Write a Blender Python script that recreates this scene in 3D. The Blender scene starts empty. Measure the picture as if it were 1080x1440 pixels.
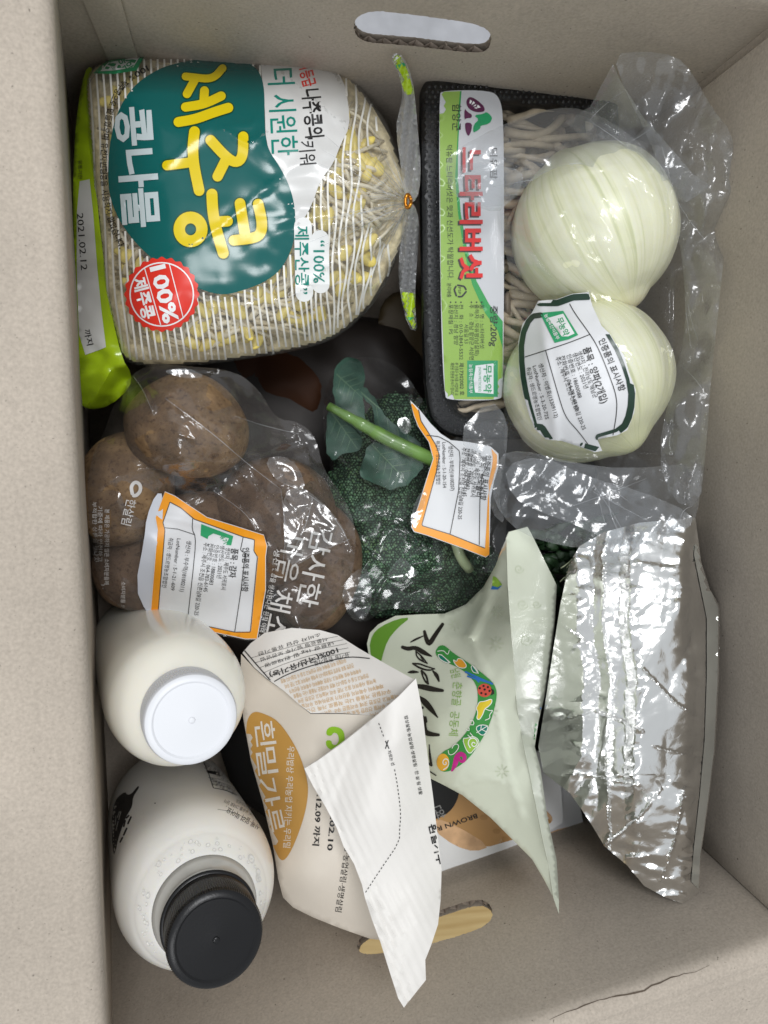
import bpy, bmesh, math, random
import numpy as np
from mathutils import Vector, Matrix
from mathutils.bvhtree import BVHTree
from mathutils.geometry import delaunay_2d_cdt

SC = bpy.context.scene
COL = SC.collection
R = math.radians

# ------------------------------------------------------------------ camera
F = 1040.0                                    # focal length in photo pixels (1080 x 1440)
CAM = np.array([0.0, 0.0, 0.62])              # phone held about 62 cm above the box bottom
_d = np.array([(374 - 540) / F, -(624 - 720) / F, -1.0])
_Z = -_d / np.linalg.norm(_d)
_X = np.array([1.0, 0, 0]) - _Z[0] * _Z
_X /= np.linalg.norm(_X)
_Y = np.cross(_Z, _X)
RM = np.array([_X, _Y, _Z])                   # camera axes -> world axes
cd = bpy.data.cameras.new('camera')
cam = bpy.data.objects.new('camera', cd)
COL.objects.link(cam)
cam.matrix_world = Matrix([[*RM[i], CAM[i]] for i in range(3)] + [[0, 0, 0, 1]])
cd.sensor_fit = 'VERTICAL'
cd.sensor_height = 24.0
cd.lens = 24.0 * F / 1440.0
cd.clip_start = 0.01
cd.clip_end = 20
SC.camera = cam
cd.dof.use_dof = True                          # a phone lens: the near flap goes slightly soft
cd.dof.focus_distance = 0.385
cd.dof.aperture_fstop = 7.5

# ------------------------------------------------------------------ light
w = bpy.data.worlds.new('World')
SC.world = w
w.use_nodes = True
w.node_tree.nodes['Background'].inputs[0].default_value = (0.93, 0.97, 1.0, 1)
w.node_tree.nodes['Background'].inputs[1].default_value = 0.50


def lamp(name, loc, target, sx, sy, power, color, roll=0):
    l = bpy.data.lights.new(name, 'AREA')
    l.shape = 'RECTANGLE'
    l.size, l.size_y = sx, sy
    l.energy = power
    l.color = color
    o = bpy.data.objects.new(name, l)
    COL.objects.link(o)
    o.location = loc
    q = (Vector(target) - Vector(loc)).to_track_quat('-Z', 'Y')
    o.rotation_euler = (q @ Matrix.Rotation(R(roll), 3, 'Z').to_quaternion()).to_euler()
    return o


lamp('ceiling_lamp', (0.22, 0.62, 2.1), (0.02, 0.0, 0.2), 0.62, 0.62, 18, (0.985, 0.99, 1.0))
lamp('ceiling_lamp', (-0.55, -0.75, 2.1), (0.02, 0.0, 0.2), 0.55, 0.55, 7, (0.985, 0.99, 1.0))
SC.view_settings.view_transform = 'Standard'
SC.view_settings.look = 'None'
SC.view_settings.exposure = 0.27
SC.cycles.transparent_max_bounces = 40
SC.cycles.max_bounces = 10
SC.cycles.glossy_bounces = 5
SC.cycles.transmission_bounces = 6
SC.cycles.caustics_reflective = False
SC.cycles.caustics_refractive = False


# ------------------------------------------------------------------ pixel <-> place
def rays(P):
    P = np.atleast_2d(np.asarray(P, float))
    c = np.stack([(P[:, 0] - 540) / F, -(P[:, 1] - 720) / F, -np.ones(len(P))], 1)
    return c @ RM.T


def at(P, z):
    P = np.atleast_2d(np.asarray(P, float))
    d = rays(P)
    z = np.broadcast_to(np.asarray(z, float), (len(P),))
    return CAM + d * ((z - CAM[2]) / d[:, 2])[:, None]


def at1(px, py, z):
    return at([(px, py)], z)[0]


def dirs(P):
    d = rays(P)
    return d / np.linalg.norm(d, axis=1)[:, None]


def camvec(v):
    return RM @ np.asarray(v, float)


# ------------------------------------------------------------------ noise on the plane
def _hash(i, j, seed):
    n = (i.astype(np.int64) * 374761393 + j.astype(np.int64) * 668265263 + int(seed) * 974711) & 0x7fffffff
    n = ((n ^ (n >> 13)) * 1274126177) & 0x7fffffff
    n = (n ^ (n >> 16)) & 0xffff
    return n / 32767.5 - 1.0


def rot2(P, a):
    c, s = math.cos(a), math.sin(a)
    return np.stack([P[:, 0] * c - P[:, 1] * s, P[:, 0] * s + P[:, 1] * c], 1)


def snoise(P, wl, seed=0):
    Q = rot2(np.asarray(P, float), seed * 0.77) / wl
    i = np.floor(Q).astype(int)
    f = Q - i
    f = f * f * (3 - 2 * f)
    a, b = i[:, 0], i[:, 1]
    h00, h10, h01, h11 = _hash(a, b, seed), _hash(a + 1, b, seed), _hash(a, b + 1, seed), _hash(a + 1, b + 1, seed)
    return (h00 * (1 - f[:, 0]) + h10 * f[:, 0]) * (1 - f[:, 1]) + (h01 * (1 - f[:, 0]) + h11 * f[:, 0]) * f[:, 1]


def facet(P, wl, seed=0, stretch=1.0, ang=0.0, warp=0.35):
    """piecewise-flat noise: sharp creases between flat facets, like crumpled film"""
    Q = rot2(np.asarray(P, float), ang) / np.array([wl * stretch, wl])
    Q = Q + warp * np.stack([snoise(Q, 1.7, seed + 5), snoise(Q, 1.7, seed + 9)], 1)
    i = np.floor(Q).astype(int)
    f = Q - i
    a, b = i[:, 0], i[:, 1]
    h00, h10, h01, h11 = _hash(a, b, seed), _hash(a + 1, b, seed), _hash(a, b + 1, seed), _hash(a + 1, b + 1, seed)
    x, y = f[:, 0], f[:, 1]
    up = h00 + (h10 - h00) * x + (h11 - h10) * y
    lo = h00 + (h11 - h01) * x + (h01 - h00) * y
    return np.where(x >= y, up, lo)


def ridge(P, wl, seed=0, stretch=1.0, ang=0.0):
    Q = rot2(np.asarray(P, float), ang) / np.array([stretch, 1.0])
    return 1.0 - np.minimum(1, np.abs(snoise(Q, wl, seed)) * 3.2)


# ------------------------------------------------------------------ polygons
def dens(poly, step, closed=True):
    poly = np.asarray(poly, float)
    out = []
    n = len(poly)
    for k in range(n if closed else n - 1):
        a, b = poly[k], poly[(k + 1) % n]
        m = max(1, int(round(np.linalg.norm(b - a) / step)))
        for q in range(m):
            out.append(a + (b - a) * q / m)
    if not closed:
        out.append(poly[-1])
    return np.array(out)


def smooth(poly, n=2, closed=True):
    """Chaikin corner cutting"""
    P = np.asarray(poly, float)
    for _ in range(n):
        if closed:
            Q = np.roll(P, -1, 0)
            P = np.stack([P * .75 + Q * .25, P * .25 + Q * .75], 1).reshape(-1, P.shape[1])
        else:
            A, B = P[:-1], P[1:]
            M = np.stack([A * .75 + B * .25, A * .25 + B * .75], 1).reshape(-1, P.shape[1])
            P = np.vstack([P[:1], M[1:-1], P[-1:]])
    return P


def inside(P, poly):
    P = np.asarray(P, float)
    poly = np.asarray(poly, float)
    x, y = P[:, 0], P[:, 1]
    r = np.zeros(len(P), bool)
    n = len(poly)
    for k in range(n):
        x1, y1 = poly[k]
        x2, y2 = poly[(k + 1) % n]
        if y1 == y2:
            continue
        c = ((y1 > y) != (y2 > y)) & (x < (x2 - x1) * (y - y1) / (y2 - y1) + x1)
        r ^= c
    return r


def pdist(P, poly, closed=True):
    P = np.asarray(P, float)
    poly = np.asarray(poly, float)
    best = np.full(len(P), 1e9)
    n = len(poly)
    for k in range(n if closed else n - 1):
        a, b = poly[k], poly[(k + 1) % n]
        ab = b - a
        l2 = ab @ ab
        if l2 < 1e-12:
            continue
        t = np.clip(((P - a) @ ab) / l2, 0, 1)
        best = np.minimum(best, np.linalg.norm(P - a - t[:, None] * ab, axis=1))
    return best


def tri_poly(poly, step, holes=(), fine=None):
    """triangulated polygon with an inner lattice; the first verts are the outline"""
    b = dens(poly, fine or step)
    loops = [b] + [dens(h, fine or step) for h in holes]
    lo, hi = b.min(0), b.max(0)
    nx, ny = int((hi[0] - lo[0]) / step) + 2, int((hi[1] - lo[1]) / (step * .866)) + 2
    gx, gy = np.meshgrid(np.arange(nx), np.arange(ny))
    G = np.stack([lo[0] + (gx + 0.5 * (gy % 2)) * step, lo[1] + gy * step * .866], -1).reshape(-1, 2)
    if len(G):
        G = G[inside(G, b)]
    for L in loops:
        if len(G):
            G = G[pdist(G, L) > step * .55]
    for h in loops[1:]:
        if len(G):
            G = G[~inside(G, h)]
    V = [tuple(v) for L in loops for v in L]
    E = []
    o = 0
    for L in loops:
        E += [(o + i, o + (i + 1) % len(L)) for i in range(len(L))]
        o += len(L)
    V += [tuple(v) for v in G]
    vo, _, fo, *_ = delaunay_2d_cdt([Vector(v) for v in V], E, [], 0, 1e-6)
    vo = np.array([(v.x, v.y) for v in vo])
    T = np.array([f for f in fo if len(f) == 3])
    c = vo[T].mean(1)
    k = inside(c, b)
    for h in loops[1:]:
        k &= ~inside(c, h)
    T = T[k]
    # same winding everywhere (counter-clockwise as the camera sees it: pixel y runs down)
    a, bb, cc = vo[T[:, 0]], vo[T[:, 1]], vo[T[:, 2]]
    s = (bb[:, 0] - a[:, 0]) * (cc[:, 1] - a[:, 1]) - (bb[:, 1] - a[:, 1]) * (cc[:, 0] - a[:, 0])
    T[s > 0] = T[s > 0][:, ::-1]
    return vo, T


def border(T):
    cnt = {}
    for t in T:
        for k in range(3):
            e = (t[k], t[(k + 1) % 3])
            cnt[e] = 1
    return [e for e in cnt if (e[1], e[0]) not in cnt]


def tps(ctrl, smoothf=1e-4):
    """smooth height through control points (px, py, z)"""
    c = np.asarray(ctrl, float)
    P, z = c[:, :2] / 200.0, c[:, 2]

    def U(r):
        return np.where(r > 1e-9, r * r * np.log(r + 1e-12), 0)
    n = len(P)
    K = U(np.linalg.norm(P[:, None] - P[None], axis=2)) + smoothf * np.eye(n)
    A = np.zeros((n + 3, n + 3))
    A[:n, :n] = K
    A[:n, n] = 1
    A[:n, n + 1:] = P
    A[n, :n] = 1
    A[n + 1:, :n] = P.T
    wv = np.linalg.solve(A, np.concatenate([z, np.zeros(3)]))

    def f(Q):
        q = np.atleast_2d(np.asarray(Q, float)) / 200.0
        return U(np.linalg.norm(q[:, None] - P[None], axis=2)) @ wv[:n] + wv[n] + q @ wv[n + 1:]
    return f


# ------------------------------------------------------------------ objects
def mesh(name, V, Fc, mat, parent=None, smoothf=True, sharp=None):
    m = bpy.data.meshes.new(name)
    V = np.asarray(V, float)
    if parent is not None:
        V = V - np.array(wloc(parent))
    m.from_pydata(V.tolist(), [], [tuple(int(i) for i in f) for f in Fc])
    if smoothf:
        m.polygons.foreach_set('use_smooth', [True] * len(m.polygons))
    if mat is not None:
        m.materials.append(mat)
    m.update()
    if sharp is not None:
        m.set_sharp_from_angle(angle=R(sharp))
    o = bpy.data.objects.new(name, m)
    COL.objects.link(o)
    if parent is not None:
        o.parent = parent
    return o


def wloc(o):
    v = Vector((0, 0, 0))
    while o is not None:
        v = v + o.location
        o = o.parent
    return v


def thing(name, label, cat, loc, group=None):
    o = bpy.data.objects.new(name, None)
    o.empty_display_size = 0.02
    COL.objects.link(o)
    o.location = Vector([float(x) for x in loc])
    return tag(o, label, cat, group)


def tag(o, label=None, cat=None, group=None, kind=None):
    if label:
        o['label'] = label
    if cat:
        o['category'] = cat
    if group:
        o['group'] = group
    if kind:
        o['kind'] = kind
    return o


def bvh(V, T):
    return BVHTree.FromPolygons([Vector(v) for v in V], [tuple(int(i) for i in t) for t in T])


class Surf:
    """a triangulated patch seen from above: verts, faces and a ray-castable tree"""
    def __init__(s, P, T, V):
        s.P, s.T, s.V = P, T, V
        s.b = bvh(V, T)


def slab(name, poly, zf, mat, parent, step=8, disp=None, thick=0.0004, holes=(), fine=None, sharp=None, edge=None):
    """a sheet (or block) with a shaped top; its underside lies `thick` lower"""
    P, T = tri_poly(poly, step, holes, fine)
    z = zf(P) if callable(zf) else np.full(len(P), float(zf))
    if disp is not None:
        z = z + disp(P)
    V = at(P, z)
    n = len(V)
    B = V.copy()
    if thick > .01:
        B = V + dirs(P) * thick + (V.mean(0) - V) * min(.12, thick)
    else:
        B[:, 2] -= thick
    Fc = [tuple(t) for t in T] + [(t[2] + n, t[1] + n, t[0] + n) for t in T]
    for a, b in border(T):
        Fc.append((b, a, a + n, b + n))
    o = mesh(name, np.vstack([V, B]), Fc, mat, parent, True, sharp if sharp else 50)
    return o, Surf(P, T, V)


def pillow(name, poly, zf, ttop, tbot, wd, mat, parent, step=6, disp=None, fade=14, sharp=None):
    """a closed cushion: rounds down to its outline on both sides"""
    P, T = tri_poly(poly, step)
    d = pdist(P, dens(poly, step))
    pr = np.sqrt(np.clip(1 - (1 - np.clip(d / wd, 0, 1)) ** 2, 0, 1))
    z0 = zf(P) if callable(zf) else np.full(len(P), float(zf))
    zt = z0 + ttop * pr
    if disp is not None:
        zt = zt + disp(P) * np.clip(d / fade, 0.15, 1)
    zb = z0 - tbot * pr
    edge = np.zeros(len(P), bool)
    for a, b in border(T):
        edge[a] = edge[b] = True
    V = at(P, zt)
    n = len(V)
    idx = np.arange(n) + n
    W = at(P, zb)
    idx[edge] = np.arange(n)[edge]
    Fc = [tuple(t) for t in T] + [(idx[t[2]], idx[t[1]], idx[t[0]]) for t in T if not (edge[t[0]] and edge[t[1]] and edge[t[2]])]
    o = mesh(name, np.vstack([V, W]), Fc, mat, parent, True, sharp)
    return o, Surf(P, T, V)


def drape(name, poly, contents, basez, mat, parent, step=5, g=5.0, margin=0.0015, iters=90, disp=None, sharp=None, fine=None):
    """film pulled over its contents like a taut skin"""
    poly = np.asarray(poly, float)
    lo, hi = poly.min(0) - 2 * g, poly.max(0) + 2 * g
    xs, ys = np.arange(lo[0], hi[0] + g, g), np.arange(lo[1], hi[1] + g, g)
    X, Y = np.meshgrid(xs, ys)
    Q = np.stack([X.ravel(), Y.ravel()], 1)
    D = dirs(Q)
    zb = basez(Q) if callable(basez) else np.full(len(Q), float(basez))
    base = (zb - CAM[2]) / D[:, 2]
    dist = base.copy()
    cv = Vector(CAM)
    for k in range(len(Q)):
        dv = Vector(D[k])
        for t in contents:
            h = t.ray_cast(cv, dv)
            if h[0] is not None and h[3] < dist[k]:
                dist[k] = h[3]
    lim = (dist - margin).reshape(X.shape)
    ins = inside(Q, poly).reshape(X.shape)
    d = lim.copy()
    for _ in range(iters):
        e = np.pad(d, 1, mode='edge')
        av = (e[:-2, 1:-1] + e[2:, 1:-1] + e[1:-1, :-2] + e[1:-1, 2:]) / 4
        nd = np.minimum(lim, av)
        d = np.where(ins, nd, lim)
    P, T = tri_poly(poly, step, (), fine)
    fx, fy = (P[:, 0] - lo[0]) / g, (P[:, 1] - lo[1]) / g
    i, j = np.clip(fx.astype(int), 0, len(xs) - 2), np.clip(fy.astype(int), 0, len(ys) - 2)
    u, v = fx - i, fy - j
    dd = (d[j, i] * (1 - u) + d[j, i + 1] * u) * (1 - v) + (d[j + 1, i] * (1 - u) + d[j + 1, i + 1] * u) * v
    if disp is not None:
        dd = dd - disp(P)
    V = CAM + dirs(P) * dd[:, None]
    o = mesh(name, V, T, mat, parent, True, sharp)
    return o, Surf(P, T, V)


class Art:
    """flat print: shapes drawn in photo-pixel coordinates, laid on a surface it really lies on"""
    def __init__(s, surf, off=0.00035):
        s.bs = surf if isinstance(surf, list) else [surf]
        s.off = off
        s.lay = {}
        s.k = 0

    def hit(s, P, layer):
        s.k += 1
        off = s.off + layer * 0.00012 + (s.k % 12) * 0.000008
        D = dirs(P)
        cv = Vector(CAM)
        V = np.zeros((len(P), 3))
        ok = np.zeros(len(P), bool)
        for k in range(len(P)):
            dv = Vector(D[k])
            best = None
            for t in s.bs:
                h = t.b.ray_cast(cv, dv)
                if h[0] is not None and (best is None or h[3] < best[0]):
                    best = (h[3], h[0])
            if best:
                V[k] = np.array(best[1]) - D[k] * off
                ok[k] = True
        return V, ok

    def put(s, P, T, mat, layer, own=False):
        V, ok = s.hit(np.asarray(P, float), layer)
        T = [t for t in T if all(ok[i] for i in t)]
        if not T:
            return
        e = s.lay.setdefault((mat.name, s.k if own else 0), [mat, [], [], 0, own])
        e[1].append(V)
        e[2] += [tuple(int(i) + e[3] for i in t) for t in T]
        e[3] += len(V)

    def poly(s, pts, mat, layer=0, step=6, holes=(), clip=None):
        P, T = tri_poly(np.asarray(pts, float), step, holes)
        if clip is not None:
            T = [t for t in T if inside(P[list(t)].mean(0)[None], clip)[0]]
        s.put(P, T, mat, layer, 'poly')

    def disc(s, x, y, rx, ry, mat, layer=0, rot=0, n=28, step=5, hole=None):
        def ring(a, b):
            t = np.linspace(0, 2 * math.pi, n, endpoint=False)
            return rot2(np.stack([a * np.cos(t), b * np.sin(t)], 1), R(rot)) + np.array([x, y])
        s.poly(ring(rx, ry), mat, layer, step, [ring(*hole)] if hole else ())

    def stroke(s, pts, wid, mat, layer=0, step=3, closed=False, ends=True, sm=2, keep=None):
        pts = np.asarray(pts, float)
        if np.isscalar(wid):
            wid = [wid] * len(pts)
        q = np.column_stack([pts, wid])
        if sm and len(q) > 2:
            q = smooth(q, sm, closed)
        if closed:
            q = np.vstack([q, q[:1]])
        # resample
        seg = np.linalg.norm(np.diff(q[:, :2], axis=0), axis=1)
        L = np.concatenate([[0], np.cumsum(seg)])
        m = max(2, int(L[-1] / step) + 1)
        tt = np.linspace(0, L[-1], m)
        q = np.stack([np.interp(tt, L, q[:, c]) for c in range(3)], 1)
        tg = np.gradient(q[:, :2], axis=0)
        tg /= np.linalg.norm(tg, axis=1)[:, None] + 1e-9
        nn = np.stack([tg[:, 1], -tg[:, 0]], 1)
        hw = q[:, 2:3] / 2
        A, Bv = q[:, :2] + nn * hw, q[:, :2] - nn * hw
        cols = 3 if q[:, 2].max() > 7 else 2
        V = np.vstack([A, Bv]) if cols == 2 else np.vstack([A, q[:, :2], Bv])
        T = []
        kp = keep(q[:, :2]) if keep is not None else None
        for k in range(m - 1):
            if kp is not None and not kp[k]:
                continue
            for c in range(cols - 1):
                a, b = c * m + k, (c + 1) * m + k
                T += [(a, b, a + 1), (b, b + 1, a + 1)]
        s.put(V, T, mat, layer)
        if ends and not closed and q[:, 2].max() > 2.2:
            for e, sg in ((0, -1), (m - 1, 1)):
                r_ = q[e, 2] / 2
                if r_ < 0.4:
                    continue
                ang = math.atan2(tg[e, 1] * sg, tg[e, 0] * sg)
                t = np.linspace(ang - math.pi / 2, ang + math.pi / 2, 9)
                C = q[e, :2] + tg[e] * sg * 0.01
                W = np.vstack([C[None], C + r_ * np.stack([np.cos(t), np.sin(t)], 1)])
                s.put(W, [(0, i + 1, i) for i in range(1, 9)], mat, layer)

    def text(s, body, x0, y0, x1, y1, h, mat, layer=1, bold=0.0, cut=9.0, outline=None, space=1.0):
        V, T, wd = glyphs(body, bold, space)
        if len(V) == 0:
            return
        a, b = np.array([x0, y0], float), np.array([x1, y1], float)
        L = np.linalg.norm(b - a)
        t = (b - a) / L
        up = np.array([t[1], -t[0]])
        P = a + np.outer(V[:, 0] / wd * L, t) + np.outer(V[:, 1] * h / 0.86, up)
        P, T = split_long(P, T, cut)
        s.put(P, T, mat, layer, h > 11)

    def pathtext(s, body, path, h, mat, layer=1, bold=0.0):
        q = smooth(path, 3, False)
        seg = np.linalg.norm(np.diff(q, axis=0), axis=1)
        L = np.concatenate([[0], np.cumsum(seg)])
        adv = [0.45 if c in ' .,1' else 1.0 for c in body]
        tot = sum(adv)
        u = 0
        for c, a in zip(body, adv):
            p0 = [np.interp(u / tot * L[-1], L, q[:, k]) for k in (0, 1)]
            u += a
            p1 = [np.interp(u / tot * L[-1], L, q[:, k]) for k in (0, 1)]
            if c != ' ':
                s.text(c, *p0, *(np.array(p0) + (np.array(p1) - np.array(p0)) * .92), h, mat, layer, bold)

    def build(s, parent, base='print'):
        for k, (mat, V, T, n, own) in s.lay.items():
            V = np.vstack(V)
            if own == 'poly':
                T = largest(T)
            used = np.unique(np.array(T).ravel())
            new = np.zeros(len(V), int)
            new[used] = np.arange(len(used))
            V, T = V[used], new[np.array(T)]
            o = mesh(mat.get('part', base), V, T, mat, parent, True)
            if len(V) > 1 and not own:
                o['kind'] = 'stuff'


def largest(T):
    par = {}

    def find(a):
        while par.setdefault(a, a) != a:
            par[a] = par[par[a]]
            a = par[a]
        return a
    for t in T:
        a, b, c = find(t[0]), find(t[1]), find(t[2])
        par[b] = a
        par[c] = a
    cnt = {}
    for t in T:
        r = find(t[0])
        cnt[r] = cnt.get(r, 0) + 1
    best = max(cnt, key=cnt.get)
    return [t for t in T if find(t[0]) == best]


_gc = {}


def glyphs(body, bold=0.0, space=1.0):
    key = (body, bold, space)
    if key in _gc:
        return _gc[key]
    c = bpy.data.curves.new('t', 'FONT')
    c.body = body
    c.size = 1
    c.resolution_u = 2
    c.offset = bold
    c.space_character = space
    o = bpy.data.objects.new('t', c)
    COL.objects.link(o)
    dg = bpy.context.evaluated_depsgraph_get()
    ev = o.evaluated_get(dg)
    m = ev.to_mesh()
    V = np.array([(v.co.x, v.co.y) for v in m.vertices])
    m.calc_loop_triangles()
    T = [tuple(t.vertices) for t in m.loop_triangles]
    ev.to_mesh_clear()
    bpy.data.objects.remove(o)
    bpy.data.curves.remove(c)
    if len(V):
        x0 = V[:, 0].min()
        V[:, 0] -= x0
        wd = max(V[:, 0].max(), 0.2)
    else:
        wd = 1
    _gc[key] = (V, T, wd)
    return _gc[key]


def split_long(P, T, cut):
    P = [tuple(p) for p in P]
    T = list(T)
    for _ in range(5):
        mid = {}
        lens = {}
        out = []
        ch = False
        for t in T:
            es = [(t[0], t[1]), (t[1], t[2]), (t[2], t[0])]
            ls = [math.dist(P[a], P[b]) for a, b in es]
            k = max(range(3), key=lambda q: ls[q])
            if ls[k] > cut:
                a, b = es[k]
                c = t[(k + 2) % 3]
                e = (min(a, b), max(a, b))
                if e not in mid:
                    mid[e] = len(P)
                    P.append(((P[a][0] + P[b][0]) / 2, (P[a][1] + P[b][1]) / 2))
                m = mid[e]
                out += [(a, m, c), (m, b, c)]
                ch = True
            else:
                out.append(t)
        T = out
        if not ch:
            break
    return np.array(P), T


# ------------------------------------------------------------------ materials
def newmat(name):
    m = bpy.data.materials.new(name)
    m.use_nodes = True
    return m, m.node_tree.nodes, m.node_tree.links, m.node_tree.nodes['Principled BSDF']


def plain(name, col, rough=0.5, metal=0.0, spec=0.5, var=0.0, vscale=60, bump=0.0, bscale=200, sss=0.0, coat=0.0, part=None, trans=0.0, bdist=0.0006):
    m, N, L, b = newmat(name)
    b.inputs['Base Color'].default_value = (*col, 1)
    b.inputs['Roughness'].default_value = rough
    b.inputs['Metallic'].default_value = metal
    b.inputs['Specular IOR Level'].default_value = spec
    b.inputs['Coat Weight'].default_value = coat
    b.inputs['Coat Roughness'].default_value = 0.08
    if trans:
        b.inputs['Transmission Weight'].default_value = trans
    if sss:
        b.inputs['Subsurface Weight'].default_value = sss
        b.inputs['Subsurface Radius'].default_value = (0.006, 0.005, 0.003)
        b.inputs['Subsurface Scale'].default_value = 1.0
    tc = N.new('ShaderNodeTexCoord')
    if var:
        n = N.new('ShaderNodeTexNoise')
        n.inputs['Scale'].default_value = vscale
        n.inputs['Detail'].default_value = 5
        L.new(tc.outputs['Object'], n.inputs['Vector'])
        r = N.new('ShaderNodeValToRGB')
        r.color_ramp.elements[0].position = .3
        r.color_ramp.elements[1].position = .7
        r.color_ramp.elements[0].color = (*[c * (1 - var) for c in col], 1)
        r.color_ramp.elements[1].color = (*[min(1, c * (1 + var)) for c in col], 1)
        L.new(n.outputs['Fac'], r.inputs[0])
        L.new(r.outputs[0], b.inputs['Base Color'])
    if bump:
        n2 = N.new('ShaderNodeTexNoise')
        n2.inputs['Scale'].default_value = bscale
        n2.inputs['Detail'].default_value = 4
        L.new(tc.outputs['Object'], n2.inputs['Vector'])
        bp = N.new('ShaderNodeBump')
        bp.inputs['Strength'].default_value = bump
        bp.inputs['Distance'].default_value = bdist
        L.new(n2.outputs['Fac'], bp.inputs['Height'])
        L.new(bp.outputs[0], b.inputs['Normal'])
    if part:
        m['part'] = part
    return m


def film(name, haze=0.05, tint=(0.97, 0.975, 0.98), refl=0.04, rough=0.14, hazecol=(0.72, 0.73, 0.75), bump=0.22, bscale=170):
    """clear plastic: see-through, a grazing sheen and a little milky haze"""
    m, N, L, b = newmat(name)
    N.remove(b)
    out = N['Material Output']
    tr = N.new('ShaderNodeBsdfTransparent')
    tr.inputs[0].default_value = (*tint, 1)
    df = N.new('ShaderNodeBsdfDiffuse')
    df.inputs[0].default_value = (*hazecol, 1)
    tl = N.new('ShaderNodeBsdfTranslucent')
    tl.inputs[0].default_value = (*hazecol, 1)
    gl = N.new('ShaderNodeBsdfGlossy')
    gl.inputs['Roughness'].default_value = rough
    gl.inputs[0].default_value = (1, 1, 1, 1)
    tc = N.new('ShaderNodeTexCoord')
    nz = N.new('ShaderNodeTexNoise')
    nz.inputs['Scale'].default_value = bscale
    nz.inputs['Detail'].default_value = 3
    L.new(tc.outputs['Object'], nz.inputs['Vector'])
    bp = N.new('ShaderNodeBump')
    bp.inputs['Strength'].default_value = bump
    bp.inputs['Distance'].default_value = 0.0012
    L.new(nz.outputs['Fac'], bp.inputs['Height'])
    L.new(bp.outputs[0], gl.inputs['Normal'])
    m0 = N.new('ShaderNodeMixShader')
    m0.inputs[0].default_value = 0.35
    L.new(df.outputs[0], m0.inputs[1])
    L.new(tl.outputs[0], m0.inputs[2])
    m1 = N.new('ShaderNodeMixShader')
    m1.inputs[0].default_value = haze
    L.new(tr.outputs[0], m1.inputs[1])
    L.new(m0.outputs[0], m1.inputs[2])
    lw = N.new('ShaderNodeLayerWeight')
    lw.inputs[0].default_value = 0.5
    p = N.new('ShaderNodeMath')
    p.operation = 'POWER'
    p.inputs[1].default_value = 3.0
    L.new(lw.outputs['Facing'], p.inputs[0])
    mu = N.new('ShaderNodeMath')
    mu.operation = 'MULTIPLY_ADD'
    mu.inputs[1].default_value = 0.5
    mu.inputs[2].default_value = refl
    L.new(p.outputs[0], mu.inputs[0])
    m2 = N.new('ShaderNodeMixShader')
    L.new(mu.outputs[0], m2.inputs[0])
    L.new(m1.outputs[0], m2.inputs[1])
    L.new(gl.outputs[0], m2.inputs[2])
    L.new(m2.outputs[0], out.inputs[0])
    return m


def cardboard(name, col, axis='X'):
    m, N, L, b = newmat(name)
    b.inputs['Roughness'].default_value = 0.82
    b.inputs['Specular IOR Level'].default_value = 0.25
    tc = N.new('ShaderNodeTexCoord')

    def noise(sc, det, lo, hi, c0, c1):
        n = N.new('ShaderNodeTexNoise')
        n.inputs['Scale'].default_value = sc
        n.inputs['Detail'].default_value = det
        L.new(tc.outputs['Object'], n.inputs['Vector'])
        r = N.new('ShaderNodeValToRGB')
        r.color_ramp.elements[0].position = lo
        r.color_ramp.elements[1].position = hi
        r.color_ramp.elements[0].color = (c0, c0, c0, 1)
        r.color_ramp.elements[1].color = (c1, c1, c1, 1)
        L.new(n.outputs['Fac'], r.inputs[0])
        return r.outputs[0], n.outputs['Fac']

    def mul(a, bb):
        x = N.new('ShaderNodeMix')
        x.data_type = 'RGBA'
        x.blend_type = 'MULTIPLY'
        x.inputs[0].default_value = 1
        L.new(a, x.inputs[6])
        L.new(bb, x.inputs[7])
        return x.outputs[2]
    base = N.new('ShaderNodeRGB')
    base.outputs[0].default_value = (*col, 1)
    a, fa = noise(14, 4, .3, .7, .9, 1.05)
    bb, fb = noise(700, 6, .25, .75, .84, 1.12)
    c, fc = noise(430, 2, .235, .275, .45, 1.0)
    d, fd = noise(1200, 2, .25, .31, .62, 1.0)
    L.new(mul(mul(mul(mul(base.outputs[0], a), bb), c), d), b.inputs['Base Color'])
    bp = N.new('ShaderNodeBump')
    bp.inputs['Strength'].default_value = 0.35
    bp.inputs['Distance'].default_value = 0.0004
    L.new(fb, bp.inputs['Height'])
    wv = N.new('ShaderNodeTexWave')              # the flutes show faintly through the liner
    wv.bands_direction = axis
    wv.inputs['Scale'].default_value = 1 / .0078 * 2 * math.pi / 20
    wv.inputs['Distortion'].default_value = 1.2
    wv.inputs['Detail'].default_value = 1
    L.new(tc.outputs['Object'], wv.inputs['Vector'])
    bp2 = N.new('ShaderNodeBump')
    bp2.inputs['Strength'].default_value = 0.10
    bp2.inputs['Distance'].default_value = 0.0007
    L.new(wv.outputs['Fac'], bp2.inputs['Height'])
    L.new(bp.outputs[0], bp2.inputs['Normal'])
    n5 = N.new('ShaderNodeTexNoise')             # soft dents and handling marks
    n5.inputs['Scale'].default_value = 22
    n5.inputs['Detail'].default_value = 5
    L.new(tc.outputs['Object'], n5.inputs['Vector'])
    bp3 = N.new('ShaderNodeBump')
    bp3.inputs['Strength'].default_value = 0.16
    bp3.inputs['Distance'].default_value = 0.006
    L.new(n5.outputs['Fac'], bp3.inputs['Height'])
    L.new(bp2.outputs[0], bp3.inputs['Normal'])
    L.new(bp3.outputs[0], b.inputs['Normal'])
    return m


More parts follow.
